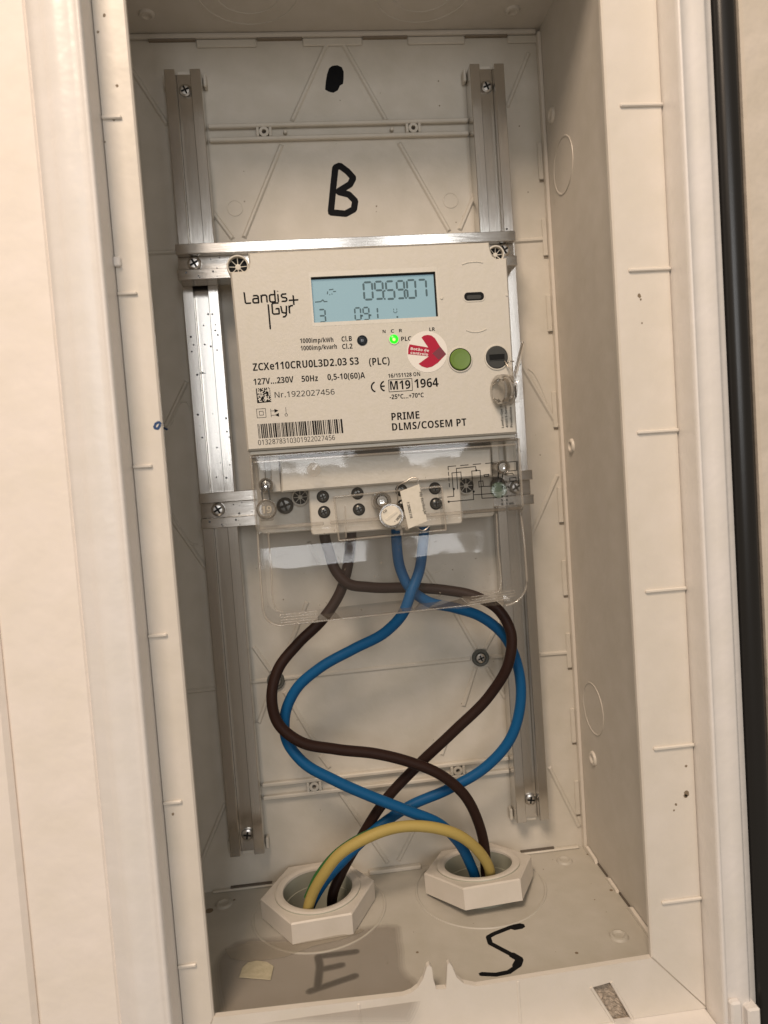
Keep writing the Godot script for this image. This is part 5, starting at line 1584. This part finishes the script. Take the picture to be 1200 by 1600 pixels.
	var fx := Vector3(0.35, 0.0, -0.94)
	g.quad(f0, f0 + fx * 11, f1 + fx * 9, f1)
	g.quad(f0 + Vector3(0.9, 0, 0), f1 + Vector3(0.9, 0, 0), f1 + fx * 9 + Vector3(0.9, 0, 0), f0 + fx * 11 + Vector3(0.9, 0, 0))
	g.quad(f0, f1, f1 + Vector3(0.9, 0, 0), f0 + Vector3(0.9, 0, 0))
	g.quad(f1, f1 + fx * 9, f1 + fx * 9 + Vector3(0.9, 0, 0), f1 + Vector3(0.9, 0, 0))
	obj("flag", g, M.clear_smoke, o)
	g = Geo.new()
	g.tube(PackedVector3Array([f0 + Vector3(0.4, -3, 0.1), f0 + Vector3(0.4, 0, 0.1), f1 + Vector3(0.4, 0, 0.1)]), 0.6, 8)
	obj("flag_edge", g, M.clear_dark, o)
	g = Geo.new()
	g.tube(spline([Vector3(64.86, 276.53, 59.9), Vector3(65.67, 274.1, 61.5), Vector3(67.27, 271.73, 62.5), Vector3(67.77, 269.51, 63)], 5), 0.28, 8)
	g.tube(spline([Vector3(65.35, 274.58, 60.5), Vector3(66.11, 275.81, 62), Vector3(68.76, 275.82, 62)], 5), 0.28, 8)
	obj("seal_wire", g, M.wire, o)
	g = Geo.new()
	g.box(c + Vector3(4.6, -4.0, 3.2), c + Vector3(5.4, 1.6, 3.7), 0.2)
	obj("dark_pin", g, M.black, o)
	# lower right: greenish seal under the wiring diagram
	c = Vector3(60, 214.71, 52)
	o = thing("wire_seal", "greenish clear seal behind the printed wiring diagram at the cover's right screw", "seal", c, "utility seals on the meter")
	g = Geo.new()
	g.lathe([Vector2(0, -1.6), Vector2(3.6, -1.5), Vector2(4.0, -0.8), Vector2(4.0, 0.8), Vector2(3.5, 1.4), Vector2(0, 1.5)], c, Vector3(-0.1, 0.1, 1), 28)
	obj("disc", g, M.green_seal, o)
	g = Geo.new()
	g.tube(spline([c + Vector3(1.0, 3.6, 0), c + Vector3(2.2, 7.4, 1.5), c + Vector3(2.0, 10.0, 2.5), c + Vector3(0.8, 9.6, 2.5), c + Vector3(-0.4, 6.0, 1.5), c + Vector3(-0.8, 3.4, 0)], 5), 0.35, 8)
	obj("seal_wire", g, M.black, o)

# ------------------------------------------------------------------ loose small things
func build_small() -> void:
	for k in 2:
		var p: Vector3 = [Vector3(56.74, 117.95, 1), Vector3(-59.87, 116.11, 1)][k]
		var o := thing("wall_screw", ["steel wall screw with grey washer inside the right-hand cable loop", "steel wall screw with grey washer half hidden behind the left brown cable bend"][k], "screw", Vector3(p.x, p.y, 0), "screws that hold the cabinet to the wall")
		var g := Geo.new()
		g.lathe([Vector2(5.0, 0), Vector2(4.9, 1.3), Vector2(4.3, 1.8), Vector2(3.3, 1.6), Vector2(2.9, 0.9), Vector2(0, 0.9)], Vector3(p.x, p.y, 0), Vector3.BACK, 36)
		obj("washer", g, M.rubber_grey, o)
		screw(o, Vector3(p.x, p.y, 0.9), 2.9, 0.35 + k, M.steel, "screw_head")
	var fl := func(list: Array) -> PackedVector2Array:
		var o := PackedVector2Array()
		for p in list: o.append(Vector2(p.x, -p.z))
		return o
	var tp := thing("adhesive_tape", "brownish translucent tape stuck over the faded letter E on the cabinet floor", "tape", Vector3(-44.49, 0, 77.48))
	var g := Geo.new()
	var rim := []
	for p in spline([Vector3(-86.5, 0, 100.43), Vector3(-91.95, 0, 78.63), Vector3(-93.18, -0, 54.51), Vector3(-85.66, 0, 47.43), Vector3(-66.67, 0, 47.84), Vector3(-44.33, 0, 48.9), Vector3(-25.03, -0, 48.81), Vector3(-10.14, 0, 49.32), Vector3(-5.11, 0, 50.87), Vector3(-4.65, 0, 60.45), Vector3(-5.12, -0, 74.35), Vector3(-4.54, 0, 86.13), Vector3(-0.95, 0, 91.75), Vector3(-1.3, 0, 101.84), Vector3(-7.81, 0, 115.05)], 5): rim.append(p + Vector3(rng.randf_range(-0.35, 0.35), 0, rng.randf_range(-0.35, 0.35)))
	var shape: PackedVector2Array = fl.call(rim)
	for k in 4:
		for q: PackedVector2Array in Geometry2D.offset_polygon(shape, 0.5 - 1.1 * k, Geometry2D.JOIN_ROUND):
			g.prism(q, 0.20 + 0.07 * k, 0.21 + 0.07 * k, 0.0, Vector3.ZERO, Vector3.RIGHT, Vector3.FORWARD, false)
	obj("film", g, M.tape, tp)
	g = Geo.new()
	# the crumpled lighter fold at the tape's back edge
	var a := [Vector3(-90.53, 0, 53.64), Vector3(-78.37, 0, 51.33), Vector3(-63.25, -0, 52.93), Vector3(-49.08, 0, 54.83), Vector3(-31.64, 0, 52.5), Vector3(-23.49, 0, 50.15)]
	var b := [Vector3(-87.27, 0, 60.29), Vector3(-76.3, -0, 64.26), Vector3(-61.19, 0, 64.1), Vector3(-47.5, 0, 58.97), Vector3(-33.38, 0, 56.56), Vector3(-22.04, 0, 52.46)]
	for i in 5:
		var h0 := 1.2 + 0.8 * sin(i * 2.1)
		var h1 := 1.2 + 0.8 * sin((i + 1) * 2.1)
		g.quad(b[i] + Vector3(0, 0.5, 0), b[i + 1] + Vector3(0, 0.5, 0), a[i + 1] + Vector3(0, h1, 0), a[i] + Vector3(0, h0, 0))
	obj("crumpled_fold", g, M.tape_fold, tp)
	g = Geo.new()
	g.prism(fl.call([Vector3(-81.56, 0, 74.05), Vector3(-80.74, 0, 67.8), Vector3(-78.36, -0, 64.75), Vector3(-74.19, 0, 64.23), Vector3(-69.54, 0, 66.04), Vector3(-66.01, 0, 69.82), Vector3(-66.94, 0, 78.55), Vector3(-73.77, 0, 76.4)]), 0.45, 0.8, 0.1, Vector3.ZERO, Vector3.RIGHT, Vector3.FORWARD, false)
	tag(obj("paper_scrap", g, M.scrap), "small torn cream paper scrap lying on the brownish tape left of the E", "paper scrap")

func _ready() -> void:
	make_view()
	make_materials()
	build_cabinet()
	build_surround()
	build_rails()
	build_nuts()
	build_meter()
	build_seals()
	build_cables()
	build_small()
